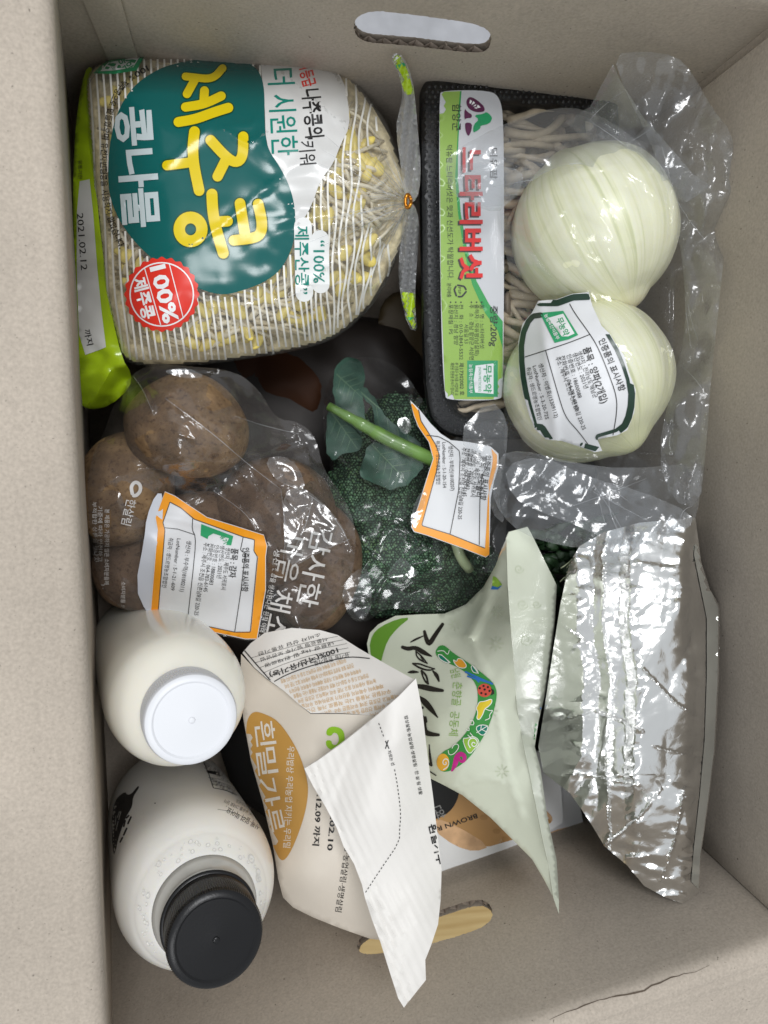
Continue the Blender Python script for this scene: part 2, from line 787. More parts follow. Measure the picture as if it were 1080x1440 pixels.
KRAFT = cardboard('grey kraft board', (0.455, 0.397, 0.333))
KRAFTY = cardboard('grey kraft board lengthwise', (0.455, 0.397, 0.333), 'Y')
FLUTE = plain('corrugated medium', (0.50, 0.42, 0.35), 0.9, bump=.4, bscale=900, var=.25, vscale=300)

# ================================================================== THE FLOOR UNDER THE BOX
def floor_material():
    m, N, L, b = newmat('yellow wood floor')
    b.inputs['Roughness'].default_value = 0.35
    tc = N.new('ShaderNodeTexCoord')
    mp = N.new('ShaderNodeMapping')
    mp.inputs['Scale'].default_value = (9, 120, 1)
    L.new(tc.outputs['Object'], mp.inputs[0])
    n = N.new('ShaderNodeTexNoise')
    n.inputs['Scale'].default_value = 1.5
    n.inputs['Detail'].default_value = 6
    L.new(mp.outputs[0], n.inputs['Vector'])
    r = N.new('ShaderNodeValToRGB')
    r.color_ramp.elements[0].position = .3
    r.color_ramp.elements[1].position = .7
    r.color_ramp.elements[0].color = (.62, .42, .16, 1)
    r.color_ramp.elements[1].color = (.80, .60, .28, 1)
    L.new(n.outputs['Fac'], r.inputs[0])
    L.new(r.outputs[0], b.inputs['Base Color'])
    return m


def quadbox(lo, hi):
    x0, y0, z0 = lo
    x1, y1, z1 = hi
    V = [(x0, y0, z0), (x1, y0, z0), (x1, y1, z0), (x0, y1, z0), (x0, y0, z1), (x1, y0, z1), (x1, y1, z1), (x0, y1, z1)]
    Fc = [(3, 2, 1, 0), (4, 5, 6, 7), (0, 1, 5, 4), (1, 2, 6, 5), (2, 3, 7, 6), (3, 0, 4, 7)]
    return V, Fc


fl = mesh('floor', *quadbox((-1.6, -1.6, -.05), (1.6, 1.6, -.012)), floor_material(), None, False)
tag(fl, 'yellow wood-grained floor seen through the lower hand hole of the box', None, None, 'structure')

# ================================================================== THE CARTON
ZR, ZF = 0.30, 0.0
rTL, rTR, rBR, rBL = at1(69, -118, ZR), at1(1120, -4, ZR), at1(1120, 1317, ZR), at1(160, 1640, ZR)
fTR, fBR = rTR * [1, 1, 0], rBR * [1, 1, 0]
fTR[1] += .004
# the left wall leans: its rim overhangs, so its foot lies further out
def _foot(A, B, Af, px):
    best = min(np.linspace(.9, 1.7, 400), key=lambda k: abs(_px(Af + (B - A) * [1, 1, 0] * k)[0] - px))
    return Af + (B - A) * [1, 1, 0] * best


def _px(Wp):
    c = RM.T @ (Wp - CAM)
    return np.array([540 + F * c[0] / -c[2], 720 - F * c[1] / -c[2]])


fTL = _foot(rTR, rTL, fTR, 108)
fBL = _foot(rBR, rBL, fBR, 172)
mt = mesh('mat', *quadbox((rTL[0] - .3, rTL[1] + .012, -.0118), (rTR[0] + .35, rTR[1] + .6, -.006)),
          plain('pale grey mat', (.42, .43, .46), .6, var=.10, vscale=60, bump=.3, bscale=150), None, False)
tag(mt, 'pale grey mat lying on the floor, seen through the upper hand hole', 'mat')

box = thing('cardboard_box', 'open grey-brown cardboard box with folded-out flaps and two hand holes', 'cardboard box',
            ((rTL + rBR) / 2) * [1, 1, 0])
TH = 0.0042


def wall(name, A, B, Bf, Af, holes=(), trim=(0, 0), top=0.012, step=.012):
    """A-B runs along the rim, Af-Bf along the bottom; two liners with the flutes between them"""
    u = (B - A) / np.linalg.norm(B - A)
    n = np.cross(u, Af - A)
    n /= np.linalg.norm(n)
    cen = (rTL + rBR + fTL + fBR) / 4
    if n @ (cen - A) > 0:
        n = -n                                   # n points out of the box
    v = np.cross(n, u)
    if v @ (Af - A) < 0:
        v = -v

    def loc(Pw):
        return np.array([(Pw - A) @ u, (Pw - A) @ v])

    def world(Q, off):
        return A + np.outer(Q[:, 0], u) + np.outer(Q[:, 1], v) + n * off
    poly = np.array([loc(A), loc(B), loc(Bf), loc(Af)])
    poly[0] += [trim[0], top]
    poly[1] += [-trim[1], top]
    poly[2] += [-trim[1], 0]
    poly[3] += [trim[0], 0]
    H = []
    for h in holes:
        q = []
        for p in h:
            d = rays([p])[0]
            t = ((A - CAM) @ n) / (d @ n)
            q.append(loc(CAM + d * t))
        q = dens(smooth(np.array(q), 2), .0012)
        rg = np.random.RandomState(4)
        q = q + rg.normal(0, .00018, q.shape)
        H.append(q)
    P, T = tri_poly(poly, step, H, fine=.012 if not H else .0016)
    Vi, Vo = world(P, 0), world(P, TH)
    k = len(P)
    # face the inside
    a, b, c = Vi[T[0]]
    if np.cross(b - a, c - a) @ n > 0:
        T = T[:, ::-1]
    Fc = [tuple(t) for t in T] + [(t[2] + k, t[1] + k, t[0] + k) for t in T]
    # only the outer outline is closed: round the hole the flutes stay open
    nb = len(dens(poly, .012 if not H else .0016))
    for a, b in border(T):
        if a < nb and b < nb:
            Fc.append((b, a, a + k, b + k))
    o = mesh(name, np.vstack([Vi, Vo]), Fc, KRAFT if abs(u[0]) > .7 else KRAFTY, box, True, 40)
    # the wavy middle layer, visible inside the hand hole
    for q in H:
        x0, x1 = q[:, 0].min() - .012, q[:, 0].max() + .012
        y0, y1 = q[:, 1].min() - .012, q[:, 1].max() + .012
        xs = np.arange(x0, x1, .0009)
        wob = snoise(np.stack([xs, xs * 0], 1), .02, 3) * .0012
        ph = (xs + wob) / .0078 * 2 * math.pi
        off = TH / 2 + (TH / 2 - .0005) * np.sin(ph)
        xs2 = xs + .0011 * np.sin(2 * ph)
        ys = np.arange(y0, y1 + .001, .0011)
        idx = {}
        V, Fq = [], []
        rg = np.random.RandomState(7)
        jag = snoise(np.stack([xs, xs * 0 + 9], 1), .004, 8) * .0008
        for i in range(len(xs)):
            for j in range(len(ys)):
                idx[i, j] = len(V)
                V.append((xs2[i], ys[j] + jag[i], off[i]))
        V = np.array(V)
        keep = ~inside(V[:, :2], q) & (pdist(V[:, :2], q) < .011) | (pdist(V[:, :2], q) < .0004)
        for i in range(len(xs) - 1):
            for j in range(len(ys) - 1):
                f = (idx[i, j], idx[i + 1, j], idx[i + 1, j + 1], idx[i, j + 1])
                if all(keep[t] for t in f):
                    Fq.append(f)
        W = A + np.outer(V[:, 0], u) + np.outer(V[:, 1], v) + np.outer(V[:, 2], n)
        tag(mesh('corrugation', W, Fq, FLUTE, o, True), kind='stuff')
    return o


hole_top = [(497, 36), (503, 22), (525, 15), (560, 18), (620, 26), (668, 33), (690, 44), (691, 62), (680, 75), (640, 72), (570, 63), (515, 60), (500, 50)]
hole_bot = [(500, 1330), (512, 1312), (560, 1297), (620, 1280), (660, 1266), (682, 1265), (692, 1277), (693, 1290), (680, 1304), (640, 1318), (580, 1334), (530, 1342), (508, 1342)]
w_top = wall('wall', rTL, rTR, fTR, fTL, [hole_top], trim=(-.03, -.012))
w_bot = wall('wall', rBL, rBR, fBR, fBL, [hole_bot], trim=(-.03, -.012))
w_left = wall('wall', rTL, rBL, fBL, fTL)
w_right = wall('wall', rTR, rBR, fBR, fTR, trim=(.0075, .001))
# bottom panel
fb = np.array([fTL, fTR, fBR, fBL])
cen = fb.mean(0)
fb2 = cen + (fb - cen) * 1.0
fb2[[0, 3], 0] -= .04
fb2[[2, 3], 1] -= .02
fb2[[0, 1], 1] += .01
fb2[[1, 2], 0] += .01
V = np.vstack([fb2 + [0, 0, .001], fb2 - [0, 0, .004]])
mesh('bottom_panel', V, [(3, 2, 1, 0), (4, 5, 6, 7), (0, 1, 5, 4), (1, 2, 6, 5), (2, 3, 7, 6), (3, 0, 4, 7)], KRAFT, box, False)


def strip(name, pts_a, pts_b, mat, parent, thick_dir, th):
    """a folded strip between two polylines"""
    a, b = np.asarray(pts_a), np.asarray(pts_b)
    n = len(a)
    d = np.asarray(thick_dir) * th
    V = np.vstack([a, b, a + d, b + d])
    Fc = []
    for k in range(n - 1):
        Fc += [(k, k + 1, n + k + 1, n + k), (2 * n + k + 1, 2 * n + k, 3 * n + k, 3 * n + k + 1)]
        Fc += [(k + 1, k, 2 * n + k, 2 * n + k + 1), (n + k, n + k + 1, 3 * n + k + 1, 3 * n + k)]
    Fc += [(0, n, 3 * n, 2 * n), (n - 1, 3 * n - 1, 4 * n - 1, 2 * n - 1)]
    return mesh(name, V, Fc, mat, parent, False)


def flap(A, B, Af, droop, length, gaps=(0.004, 0.004), seed=1, kink=0.0):
    """fold and flap: a cross-section swept along the rim"""
    u = (B - A) / np.linalg.norm(B - A)
    L = np.linalg.norm(B - A)
    n = np.cross(u, Af - A)
    n /= np.linalg.norm(n)
    cen = (rTL + rBR + fTL + fBR) / 4
    if n @ (cen - A) > 0:
        n = -n
    dn = Af - A
    dn = dn - (dn @ u) * u
    dn /= np.linalg.norm(dn)
    prof = [(0.0, .0120), (0.0, .0075), (.0006, .0042), (.0022, .0018), (.0048, .0004), (.008, .0000)]
    o_ = [.0095, .0110, .0125, .0160, .0185, .0210, .03, .05, .08, length]
    for q in o_:
        dip = .0006 if q in (.0110, .0185) else 0
        prof.append((q, math.tan(R(droop)) * (q - .008) + dip))
    prof = np.array(prof)
    tg = np.gradient(prof, axis=0)
    nn = np.stack([tg[:, 1], -tg[:, 0]], 1)
    nn /= np.linalg.norm(nn, axis=1)[:, None]
    low = prof + np.where((nn[:, 1] > 0)[:, None], nn, -nn) * TH
    low[0] = (TH, .012)
    low[1] = (TH, .009)
    low[2] = (TH + .0006, .0075)
    ring = np.vstack([prof, low[::-1]])
    m = int(L / .012)
    ss = np.linspace(gaps[0], L - gaps[1], m)
    V = []
    for s in ss:
        q = np.array([[s, s]])
        wob = snoise(q, .05, seed)[0] * .0007 + snoise(q, .014, seed + 3)[0] * .00025
        for (a, b) in ring:
            tt = np.clip(a / .01, 0, 1)
            p = A + u * s + n * (a + wob * (0.3 + tt)) + dn * (b + wob * tt + kink * (a * a))
            V.append(p)
    k = len(ring)
    Fc = []
    for i in range(m - 1):
        for j in range(k):
            j2 = (j + 1) % k
            Fc.append((i * k + j, i * k + j2, (i + 1) * k + j2, (i + 1) * k + j))
    Fc.append(tuple(range(k)))
    Fc.append(tuple(range((m - 1) * k, m * k))[::-1])
    o = mesh('flap', V, Fc, KRAFT if abs(u[0]) > .7 else KRAFTY, box, True, 55)
    bm = bmesh.new()
    bm.from_mesh(o.data)
    bmesh.ops.recalc_face_normals(bm, faces=bm.faces)
    bm.to_mesh(o.data)
    bm.free()
    return o


flap(rTL, rBL, fTL, 4, .13, seed=2)
flap(rBR, rBL, fBR, 8, .13, seed=5)
flap(rTL, rTR, fTL, 30, .05, seed=8)
flap(rTR, rBR, fTR, 12, .10, seed=11)

# recessed corner seam between the far wall and the right wall, and the glue tab in the left far corner
ur = (rBR - rTR) / np.linalg.norm(rBR - rTR)
nout = np.array([1.0, 0, 0])
strip('corner_seam', [rTR + nout * .004 - [0, 0, .012], fTR + nout * .004], [rTR + ur * .010 + nout * .0035 - [0, 0, .012], fTR + ur * .010 + nout * .0035],
      KRAFT, box, (1, 0, 0), .002)


def wall_point(px, py, A, u, n):
    d = rays([(px, py)])[0]
    return CAM + d * (((A - CAM) @ n) / (d @ n))


uT = (rTR - rTL) / np.linalg.norm(rTR - rTL)
nT = np.cross(uT, fTR - rTR)
nT /= np.linalg.norm(nT)
if nT[1] < 0:
    nT = -nT
tabx = wall_point(183, 40, rTL, uT, nT)
s1 = (tabx - rTL) @ uT
dnT = (fTR - rTR) / np.linalg.norm(fTR - rTR)
ss = np.linspace(.012, .28, 22)
edge_w = np.array([.0006 * math.sin(7 * i) for i in range(22)])
pa = [rTL + uT * .0 + dnT * s - nT * .0016 for s in ss]
pb = [rTL + uT * (s1 + e) + dnT * s - nT * .0016 for s, e in zip(ss, edge_w)]
strip('glue_tab', pa, pb, KRAFT, box, nT, .0014)

# torn crease along the near fold
TORN = plain('torn board core', (.10, .075, .055), .95)
uB = (rBR - rBL) / np.linalg.norm(rBR - rBL)
crack = [(770, 1435, .6), (805, 1419, 2.2), (830, 1412, 3.2), (848, 1405, 1.5), (862, 1402, 3.4), (888, 1398, 3.6), (910, 1389, 2.2), (930, 1381, 3.0), (950, 1375, 2.0), (968, 1369, 1.0), (1000, 1357, .5)]
bsurf = []
dgr = bpy.context.evaluated_depsgraph_get()
for o in [c for c in box.children if c.name.startswith(('flap', 'wall'))]:
    off = np.array(wloc(o))
    vs = np.array([v.co[:] for v in o.data.vertices]) + off
    bsurf.append(Surf(None, None, vs) if False else type('S', (), {'b': BVHTree.FromPolygons([Vector(v) for v in vs], [tuple(p.vertices) for p in o.data.polygons])})())
tear = Art(bsurf, .0003)
rg = np.random.RandomState(3)
cr = smooth(np.array(crack), 1, False)
cr[:, 0] += rg.normal(0, 1.6, len(cr))
cr[:, 1] += rg.normal(0, 1.0, len(cr))
cr[:, 2] *= rg.uniform(.25, 1.1, len(cr))
tear.stroke(cr[:, :2], list(cr[:, 2]), TORN, 0, step=2.5, sm=0)
tear.build(box, 'torn_crease')

# ================================================================== SHARED BUILDERS FOR THE GROCERIES
def ellipsoid(px, py, z, ax, ay, deep, rot=0, nu=48, nv=28, disp=None, seed=0):
    """a lump whose centre sits at a pixel and height; ax, ay in photo pixels, deep as a share of their mean"""
    c = at1(px, py, z)
    D = (c - CAM) @ (RM @ np.array([0, 0, -1.0]))
    s = D / F
    view = (CAM - c) / np.linalg.norm(CAM - c)
    e1 = camvec((1, 0, 0))
    e1 = e1 - (e1 @ view) * view
    e1 /= np.linalg.norm(e1)
    e2 = np.cross(e1, view)
    e1, e2 = e1 * math.cos(R(rot)) + e2 * math.sin(R(rot)), -e1 * math.sin(R(rot)) + e2 * math.cos(R(rot))
    V = []
    for j in range(nv + 1):
        th = math.pi * j / nv
        for i in range(nu):
            ph = 2 * math.pi * i / nu
            V.append((math.sin(th) * math.cos(ph), math.sin(th) * math.sin(ph), math.cos(th)))
    V = np.array(V)
    r = np.ones(len(V))
    if disp is not None:
        r = disp(V)
    # noise has to meet itself at the seam and poles
    W = c + np.outer(V[:, 0] * r * ax * s, e1) + np.outer(V[:, 1] * r * ay * s, e2) + np.outer(V[:, 2] * r * deep * (ax + ay) / 2 * s, view)
    Fc = []
    for j in range(nv):
        for i in range(nu):
            a, b = j * nu + i, j * nu + (i + 1) % nu
            if j == 0:
                Fc.append((a, b + nu, a + nu)[::-1] if False else (a, a + nu, b + nu))
            elif j == nv - 1:
                Fc.append((a, a + nu, b))
            else:
                Fc.append((a, a + nu, b + nu, b))
    return W, Fc


def n3(V, wl, seed):
    """cheap 3-D noise from three planes"""
    return (snoise(V[:, [0, 1]] + 3.1, wl, seed) + snoise(V[:, [1, 2]] + 7.7, wl, seed + 1) + snoise(V[:, [2, 0]] + 1.3, wl, seed + 2)) / 1.7


def tube(path, rad, n=6, flat=1.0):
    path = np.asarray(path, float)
    m = len(path)
    rad = np.broadcast_to(np.asarray(rad, float), (m,))
    tg = np.gradient(path, axis=0)
    tg /= np.linalg.norm(tg, axis=1)[:, None] + 1e-12
    ref = camvec((0, 0, 1))
    V, Fc = [], []
    for k in range(m):
        a = np.cross(tg[k], ref)
        if np.linalg.norm(a) < 1e-5:
            a = np.cross(tg[k], camvec((1, 0, 0)))
        a /= np.linalg.norm(a)
        b = np.cross(a, tg[k])
        for i in range(n):
            t = 2 * math.pi * i / n
            V.append(path[k] + rad[k] * (a * math.cos(t) + b * math.sin(t) * flat))
    for k in range(m - 1):
        for i in range(n):
            j = (i + 1) % n
            Fc.append((k * n + i, k * n + j, (k + 1) * n + j, (k + 1) * n + i))
    Fc.append(tuple(range(n))[::-1])
    Fc.append(tuple((m - 1) * n + i for i in range(n)))
    return np.array(V), Fc


def foldlines(P, paths, wid=2.4, amp=.0012):
    d = 0
    for p in paths:
        p = smooth(np.array(p, float), 2, False)
        d = d + np.exp(-(pdist(P, p, False) / wid) ** 2) * amp
    return d


def glint(px, py, z0, lampname='ceiling_lamp', tilt=(0, 0)):
    """height of a flat piece of film through a point, lying so that it mirrors a lamp to the viewer"""
    c = at1(px, py, z0)
    l = np.array(bpy.data.objects[lampname].location) - c
    v = CAM - c
    h = l / np.linalg.norm(l) + v / np.linalg.norm(v)
    h = h / np.linalg.norm(h) + np.array([tilt[0], tilt[1], 0])

    def f(P):
        d = rays(P)
        t = ((c - CAM) @ h) / (d @ h)
        return CAM[2] + d[:, 2] * t
    return f


class Pile:
    """many small pieces joined into one mesh"""
    def __init__(s):
        s.V, s.F, s.n, s.mi = [], [], 0, []

    def add(s, V, Fc, mi=0):
        s.V.append(np.asarray(V))
        s.F += [tuple(int(i) + s.n for i in f) for f in Fc]
        s.mi += [mi] * len(Fc)
        s.n += len(V)

    def build(s, name, mats, parent=None):
        o = mesh(name, np.vstack(s.V), s.F, mats[0], parent, True)
        for m in mats[1:]:
            o.data.materials.append(m)
        o.data.polygons.foreach_set('material_index', s.mi)
        return o


def revolve(prof, T, axis, n=64, knurl=None):
    """prof: (distance below the top, radius); T top centre; axis points to the top"""
    axis = axis / np.linalg.norm(axis)
    a = np.cross(axis, [0, 1, 0])
    a /= np.linalg.norm(a)
    b = np.cross(axis, a)
    V, Fc = [], []
    for k, (t, r) in enumerate(prof):
        for i in range(n):
            ph = 2 * math.pi * i / n
            rr = r
            if knurl and knurl[0] <= t <= knurl[1]:
                rr = r + (knurl[2] if i % 2 else 0)
            V.append(T - axis * t + rr * (a * math.cos(ph) + b * math.sin(ph)))
    m = len(prof)
    for k in range(m - 1):
        for i in range(n):
            j = (i + 1) % n
            Fc.append((k * n + i, k * n + j, (k + 1) * n + j, (k + 1) * n + i))
    Fc.append(tuple(range(n))[::-1])
    Fc.append(tuple((m - 1) * n + i for i in range(n)))
    return np.array(V), Fc


def fixnormals(o):
    bm = bmesh.new()
    bm.from_mesh(o.data)
    bmesh.ops.recalc_face_normals(bm, faces=bm.faces)
    bm.to_mesh(o.data)
    bm.free()
    return o


def tree_of(objs):
    out = []
    for o in objs:
        off = np.array(wloc(o))
        vs = [Vector(np.array(v.co[:]) + off) for v in o.data.vertices]
        out.append(BVHTree.FromPolygons(vs, [tuple(p.vertices) for p in o.data.polygons]))
    return out


class Hit:
    def __init__(s, t):
        s.b = t


INK = plain('black ink', (.012, .012, .013), .45, part='lettering')
WHITEINK = plain('white ink', (.82, .83, .84), .4, part='white_lettering')
PAPER = plain('sticker paper', (.70, .71, .73), .5, var=.02, vscale=30)
ORANGE = plain('orange border ink', (.86, .33, .01), .45, part='border')
CLEAR = film('clear film', .045)
CREASE_GLINT = film('film crease', .34, refl=.12, rough=.15, hazecol=(.85, .87, .9))  # pale ribbons: doubled film plus the light it catches, put in as colour
CREASE_GLINT['part'] = 'crease'
MILKY = film('milky film', .16, refl=.06, rough=.1)
DUSKY = film('clear film potato', .11, tint=(.88, .87, .87), refl=.055, rough=.14, hazecol=(.42, .38, .36))

# ================================================================== THE BEAN SPROUT BAG
bagpoly = smooth([(122, 98), (150, 80), (200, 72), (270, 76), (340, 80), (420, 84), (470, 92), (500, 112), (522, 142), (545, 172), (560, 215), (574, 250), (582, 283), (572, 330), (556, 372), (530, 422), (500, 455), (465, 480), (420, 493), (350, 505), (280, 514), (215, 517), (178, 512), (165, 490), (148, 420), (134, 300), (125, 200), (118, 130)], 2)
sb = thing('bean_sprout_bag', 'puffed clear bag of bean sprouts with a teal blob and yellow lettering on its front', 'bag of sprouts', at1(340, 300, .19))
bagz = tps([(130, 100, .180), (330, 75, .178), (480, 95, .178), (580, 285, .190), (500, 455, .180), (330, 505, .184), (170, 500, .190), (135, 300, .186), (330, 300, .188)])
GX, GY = 580, 285


def bagdisp(P):
    dx, dy = P[:, 0] - GX, P[:, 1] - GY
    r = np.hypot(dx, dy) + 1
    th = np.arctan2(dy, dx)
    pl = np.exp(-r / 85) * (np.abs(((th * 8 / math.pi + snoise(P, 40, 6) * .25) % 1) - .5) * 4 - 1) * .0065
    pl += np.exp(-r / 140) * np.sin(th * 31 + snoise(P, 30, 4) * 2) * .0009
    right = 1 / (1 + np.exp(-(P[:, 0] - 400) / 25))
    low = 1 / (1 + np.exp(-(P[:, 1] - 430) / 14))
    edge = np.clip(right + low, 0, 1)
    lines = 0
    for pts in ([(310, 180), (330, 192), (349, 204), (375, 186)], [(322, 178), (352, 177), (360, 170)], [(300, 432), (370, 428), (405, 420), (440, 398), (470, 366)], [(395, 100), (425, 125), (470, 165), (492, 175)], [(470, 350), (500, 352), (540, 345)]):
        lines = lines + np.exp(-(pdist(P, np.array(pts, float), False) / 2.6) ** 2) * .0011
    pl = pl + lines
    q = facet(P, 50, 11, 1.5, .8) * .0024 * (0.12 + edge) + facet(P, 20, 12) * .0012 * (.10 + edge)
    crease = ridge(P, 120, 21, 2.2, .5) ** 6 * .0010
    return pl + q + crease


SPF = film('sprout bag film', .12, refl=.04, rough=.09, bump=.2, hazecol=(.80, .79, .74))
bag_o, bagS = pillow('film', bagpoly, bagz, .047, .05, 120, SPF, sb, 3.4, bagdisp, 20)
_d0 = pdist(bagS.P, dens(bagpoly, 6))
bag0 = Surf(bagS.P, bagS.T, at(bagS.P, bagz(bagS.P) + .044 * np.sqrt(np.clip(1 - (1 - np.clip(_d0 / 120, 0, 1)) ** 2, 0, 1))))

TEAL = plain('teal print', (.003, .105, .100), .20, spec=.5, part='teal_print', bump=.05, bscale=60)
YEL = plain('yellow print', (.72, .55, .005), .25, part='yellow_lettering')
DGRN = plain('dark green outline', (.01, .07, .03), .25, part='lettering_outline')
GREYW = plain('grey white print', (.52, .60, .62), .25, part='white_lettering')
WPATCH = plain('white print patch', (.66, .66, .65), .25, part='white_patch')
REDI = plain('red print', (.72, .035, .02), .3, part='red_print')
TEALTXT = plain('teal ink', (.0, .22, .17), .3, part='teal_lettering')
SEALG = plain('green certificate ink', (.03, .34, .14), .35, part='green_print')
a = Art(bagS, .0003)
teal = smooth([(152, 262), (152, 225), (157, 185), (168, 150), (190, 118), (222, 97), (250, 88), (290, 82), (330, 82), (352, 89), (366, 102), (372, 125), (372, 165), (373, 190), (378, 212), (392, 232), (405, 256), (414, 285), (416, 318), (411, 350), (395, 380), (370, 398), (342, 408), (318, 415), (292, 411), (260, 396), (228, 375), (196, 348), (170, 315), (157, 285)], 2)
wpatch = smooth([(366, 84), (420, 86), (465, 92), (483, 112), (490, 145), (492, 178), (478, 205), (470, 228), (450, 255), (438, 290), (420, 320), (408, 310), (390, 240), (374, 205), (372, 140), (368, 105)], 1)
a.poly(wpatch, WPATCH, 0, 6)
a.poly(teal, TEAL, 1, 6)
strokes = [([(261, 107.5), (275, 109), (292, 111), (303, 107.5), (311, 98), (313, 96)], 11), ([(274, 112), (263, 132)], 12), ([(287.5, 127.5), (286.5, 146)], 12.5),
           ([(261, 150.5), (287, 146.5), (311, 135)], 13), ([(251, 171.5), (275, 167.5), (300, 158), (321, 151.5)], 14),
           ([(273.5, 185), (271, 205), (272, 230), (280, 268)], 15), ([(235, 232.5), (270, 228)], 14),
           ([(296, 197), (315, 218), (328, 228), (337, 227), (342, 216), (342, 192)], 14.5), ([(317, 226), (306, 248)], 14.5),
           ([(298, 273), (299, 297), (304, 323), (314, 356)], 15.5), ([(303, 312), (320, 311)], 15),
           ([(337.5, 286), (344.5, 330)], 15), ([(363, 287), (369, 313), (367, 329), (357, 335), (329, 338)], 15)]
for p, wd in strokes:
    a.stroke(p, wd + 3.4, DGRN, 3)
for p, wd in strokes:
    a.stroke(p, wd, YEL, 5)
a.disc(268, 322.5, 25.7, 26.7, DGRN, 3, hole=(6.3, 6.7))
a.disc(268, 322.5, 24, 25, YEL, 5, hole=(8, 8.5))
a.text('콩나물', 165, 152, 178, 321, 50, GREYW, 4, .028)
a.text('1등급', 421, 97, 428, 123, 19, REDI, 2, .02)
a.text('나주콩의', 426, 126, 432, 194, 25, INK, 2, .02)
a.text("'키워", 421, 195, 424, 232, 22, INK, 2, .008)
a.text('더 시원한', 379, 97, 385, 219, 36, TEALTXT, 2, .006)
WPOLY = plain('white lettering halo', (.78, .79, .78), .3, part='lettering_halo')
a.stroke([(450, 336), (451, 400)], 25, WPOLY, 2)
a.stroke([(426, 318), (428, 412)], 25, WPOLY, 2)
a.text('“100%', 441, 338, 441, 398, 19, TEALTXT, 4, .01)
a.text('제주산콩”', 416, 318, 417, 414, 19, TEALTXT, 4, .01)
a.pathtext('100% 제주콩으로 만들었으며 유전자변형콩을 사용하지 않았습니다.', [(206, 92), (182, 106), (163, 122), (150, 155), (142, 205), (141, 258), (150, 308), (169, 352)], 9.5, INK, 3, .012)
# scalloped red badge
t = np.linspace(0, 2 * math.pi, 144, endpoint=False)
bc = np.array([227.5, 414.0])
a.poly(bc + np.stack([(51.5 + 1.6 * np.cos(24 * t)) * np.cos(t), (51.5 + 1.6 * np.cos(24 * t)) * np.sin(t)], 1), REDI, 3, 7)
a.disc(*bc, 45.5, 45.5, WHITEINK, 4, hole=(43.6, 43.6), n=48)
a.stroke([(203, 376), (226, 457)], 1.3, WHITEINK, 4)
a.stroke([(238, 371), (258, 448)], 1.3, WHITEINK, 4)
a.text('100%', 211, 376, 231, 456, 26, WHITEINK, 5, .03)
a.text('제주콩', 187, 393, 202, 450, 19, WHITEINK, 5, .03)
# certificate badge on the far corner
a.poly([(131, 103), (148, 86), (206, 74), (192, 99), (160, 104)], SEALG, 2)
a.poly([(141, 100), (152, 88), (197, 79), (187, 95), (160, 99)], WHITEINK, 3)
a.text('농약', 166, 83, 176, 101, 15, SEALG, 4, .02)
a.text('PESTICIDE', 152, 88, 160, 100, 5, SEALG, 4)
# hair-thin white stripes printed all over the film
STR = plain('white stripe print', (.80, .79, .74), .3, part='stripes')


def keepstripe(Q):
    near = np.hypot(Q[:, 0] - 592, (Q[:, 1] - 268) * .8) < 92 - .12 * (Q[:, 1] - 200)
    return ~(inside(Q, teal) | inside(Q, wpatch) | near)


for k, x0 in enumerate(np.arange(136, 600, 9.6)):
    pts = []
    for y in np.arange(74, 522, 9):
        xr = max(0, x0 - 415)
        wv = (.6 + .028 * xr) * math.sin(y / (24 - min(12, xr * .08)) + x0 * .05) * .9
        fan = (y - 285) * (-xr * .0016)
        pts.append((x0 + (y - 290) * .052 + wv + fan * .9 + max(0, y - 420) * .09, y))
    pts = np.array(pts)
    ok = inside(pts, bagpoly) & (pdist(pts, bagpoly) > 2)
    run = []
    for p, o_ in list(zip(pts, ok)) + [(None, False)]:
        if o_:
            run.append(p)
        else:
            if len(run) > 2:
                a.stroke(run, 2.7, STR, 0, step=5, ends=False, sm=1, keep=keepstripe)
            run = []
a.build(sb)

a = Art(bagS, .0006)
rg = np.random.RandomState(77)
for k in range(44):  # pale radial lines paint the sparkle on the gathered folds
    an = rg.uniform(1.75, 4.5)
    r0, r1 = rg.uniform(6, 30), rg.uniform(45, 150)
    p0 = np.array([576, 284]) + r0 * np.array([math.cos(an), math.sin(an)])
    p1 = np.array([576, 284]) + r1 * np.array([math.cos(an + rg.normal(0, .06)), math.sin(an + rg.normal(0, .06))])
    pm = (p0 + p1) / 2 + rg.normal(0, 4, 2)
    a.stroke([p0, pm, p1], [rg.uniform(.8, 2.2), rg.uniform(.5, 1.6), .2], CREASE_GLINT, 6, step=4)
for pth in ([(118, 130), (128, 112), (150, 84)], [(560, 215), (568, 250), (577, 282)], [(556, 372), (568, 330), (577, 288)], [(500, 455), (530, 420), (556, 372)]):
    a.stroke(pth, .8, CREASE_GLINT, 6, step=4)
a.build(sb)
# green bottom seal with the date strip
LIME = plain('lime plastic', (.36, .52, .01), .22, spec=.6, bump=.15, bscale=80, part='lime_seal')
sealp = smooth([(128, 92), (119, 100), (109, 150), (104, 210), (102, 300), (104, 400), (106, 470), (107, 530), (110, 565), (124, 577), (155, 571), (183, 545), (185, 525), (172, 505), (156, 440), (141, 330), (132, 230), (127, 150), (131, 106)], 1)
sealz = tps([(128, 95, .186), (105, 200, .172), (103, 400, .172), (110, 565, .178), (150, 572, .176), (184, 535, .185), (160, 450, .200), (138, 300, .200), (129, 150, .192), (120, 350, .189), (135, 500, .198), (150, 530, .196)])
seal_o, sealS = slab('seal', sealp, sealz, LIME, sb, 5, lambda P: facet(P, 26, 31) * .0020 + facet(P, 11, 33) * .0006 + np.clip((P[:, 1] - 470) / 40, 0, 1) * (facet(P, 20, 35, 1.8, 1.1) * .0055 + facet(P, 9, 37, 1.8, .6) * .0014), .0006)
a = Art(sealS)
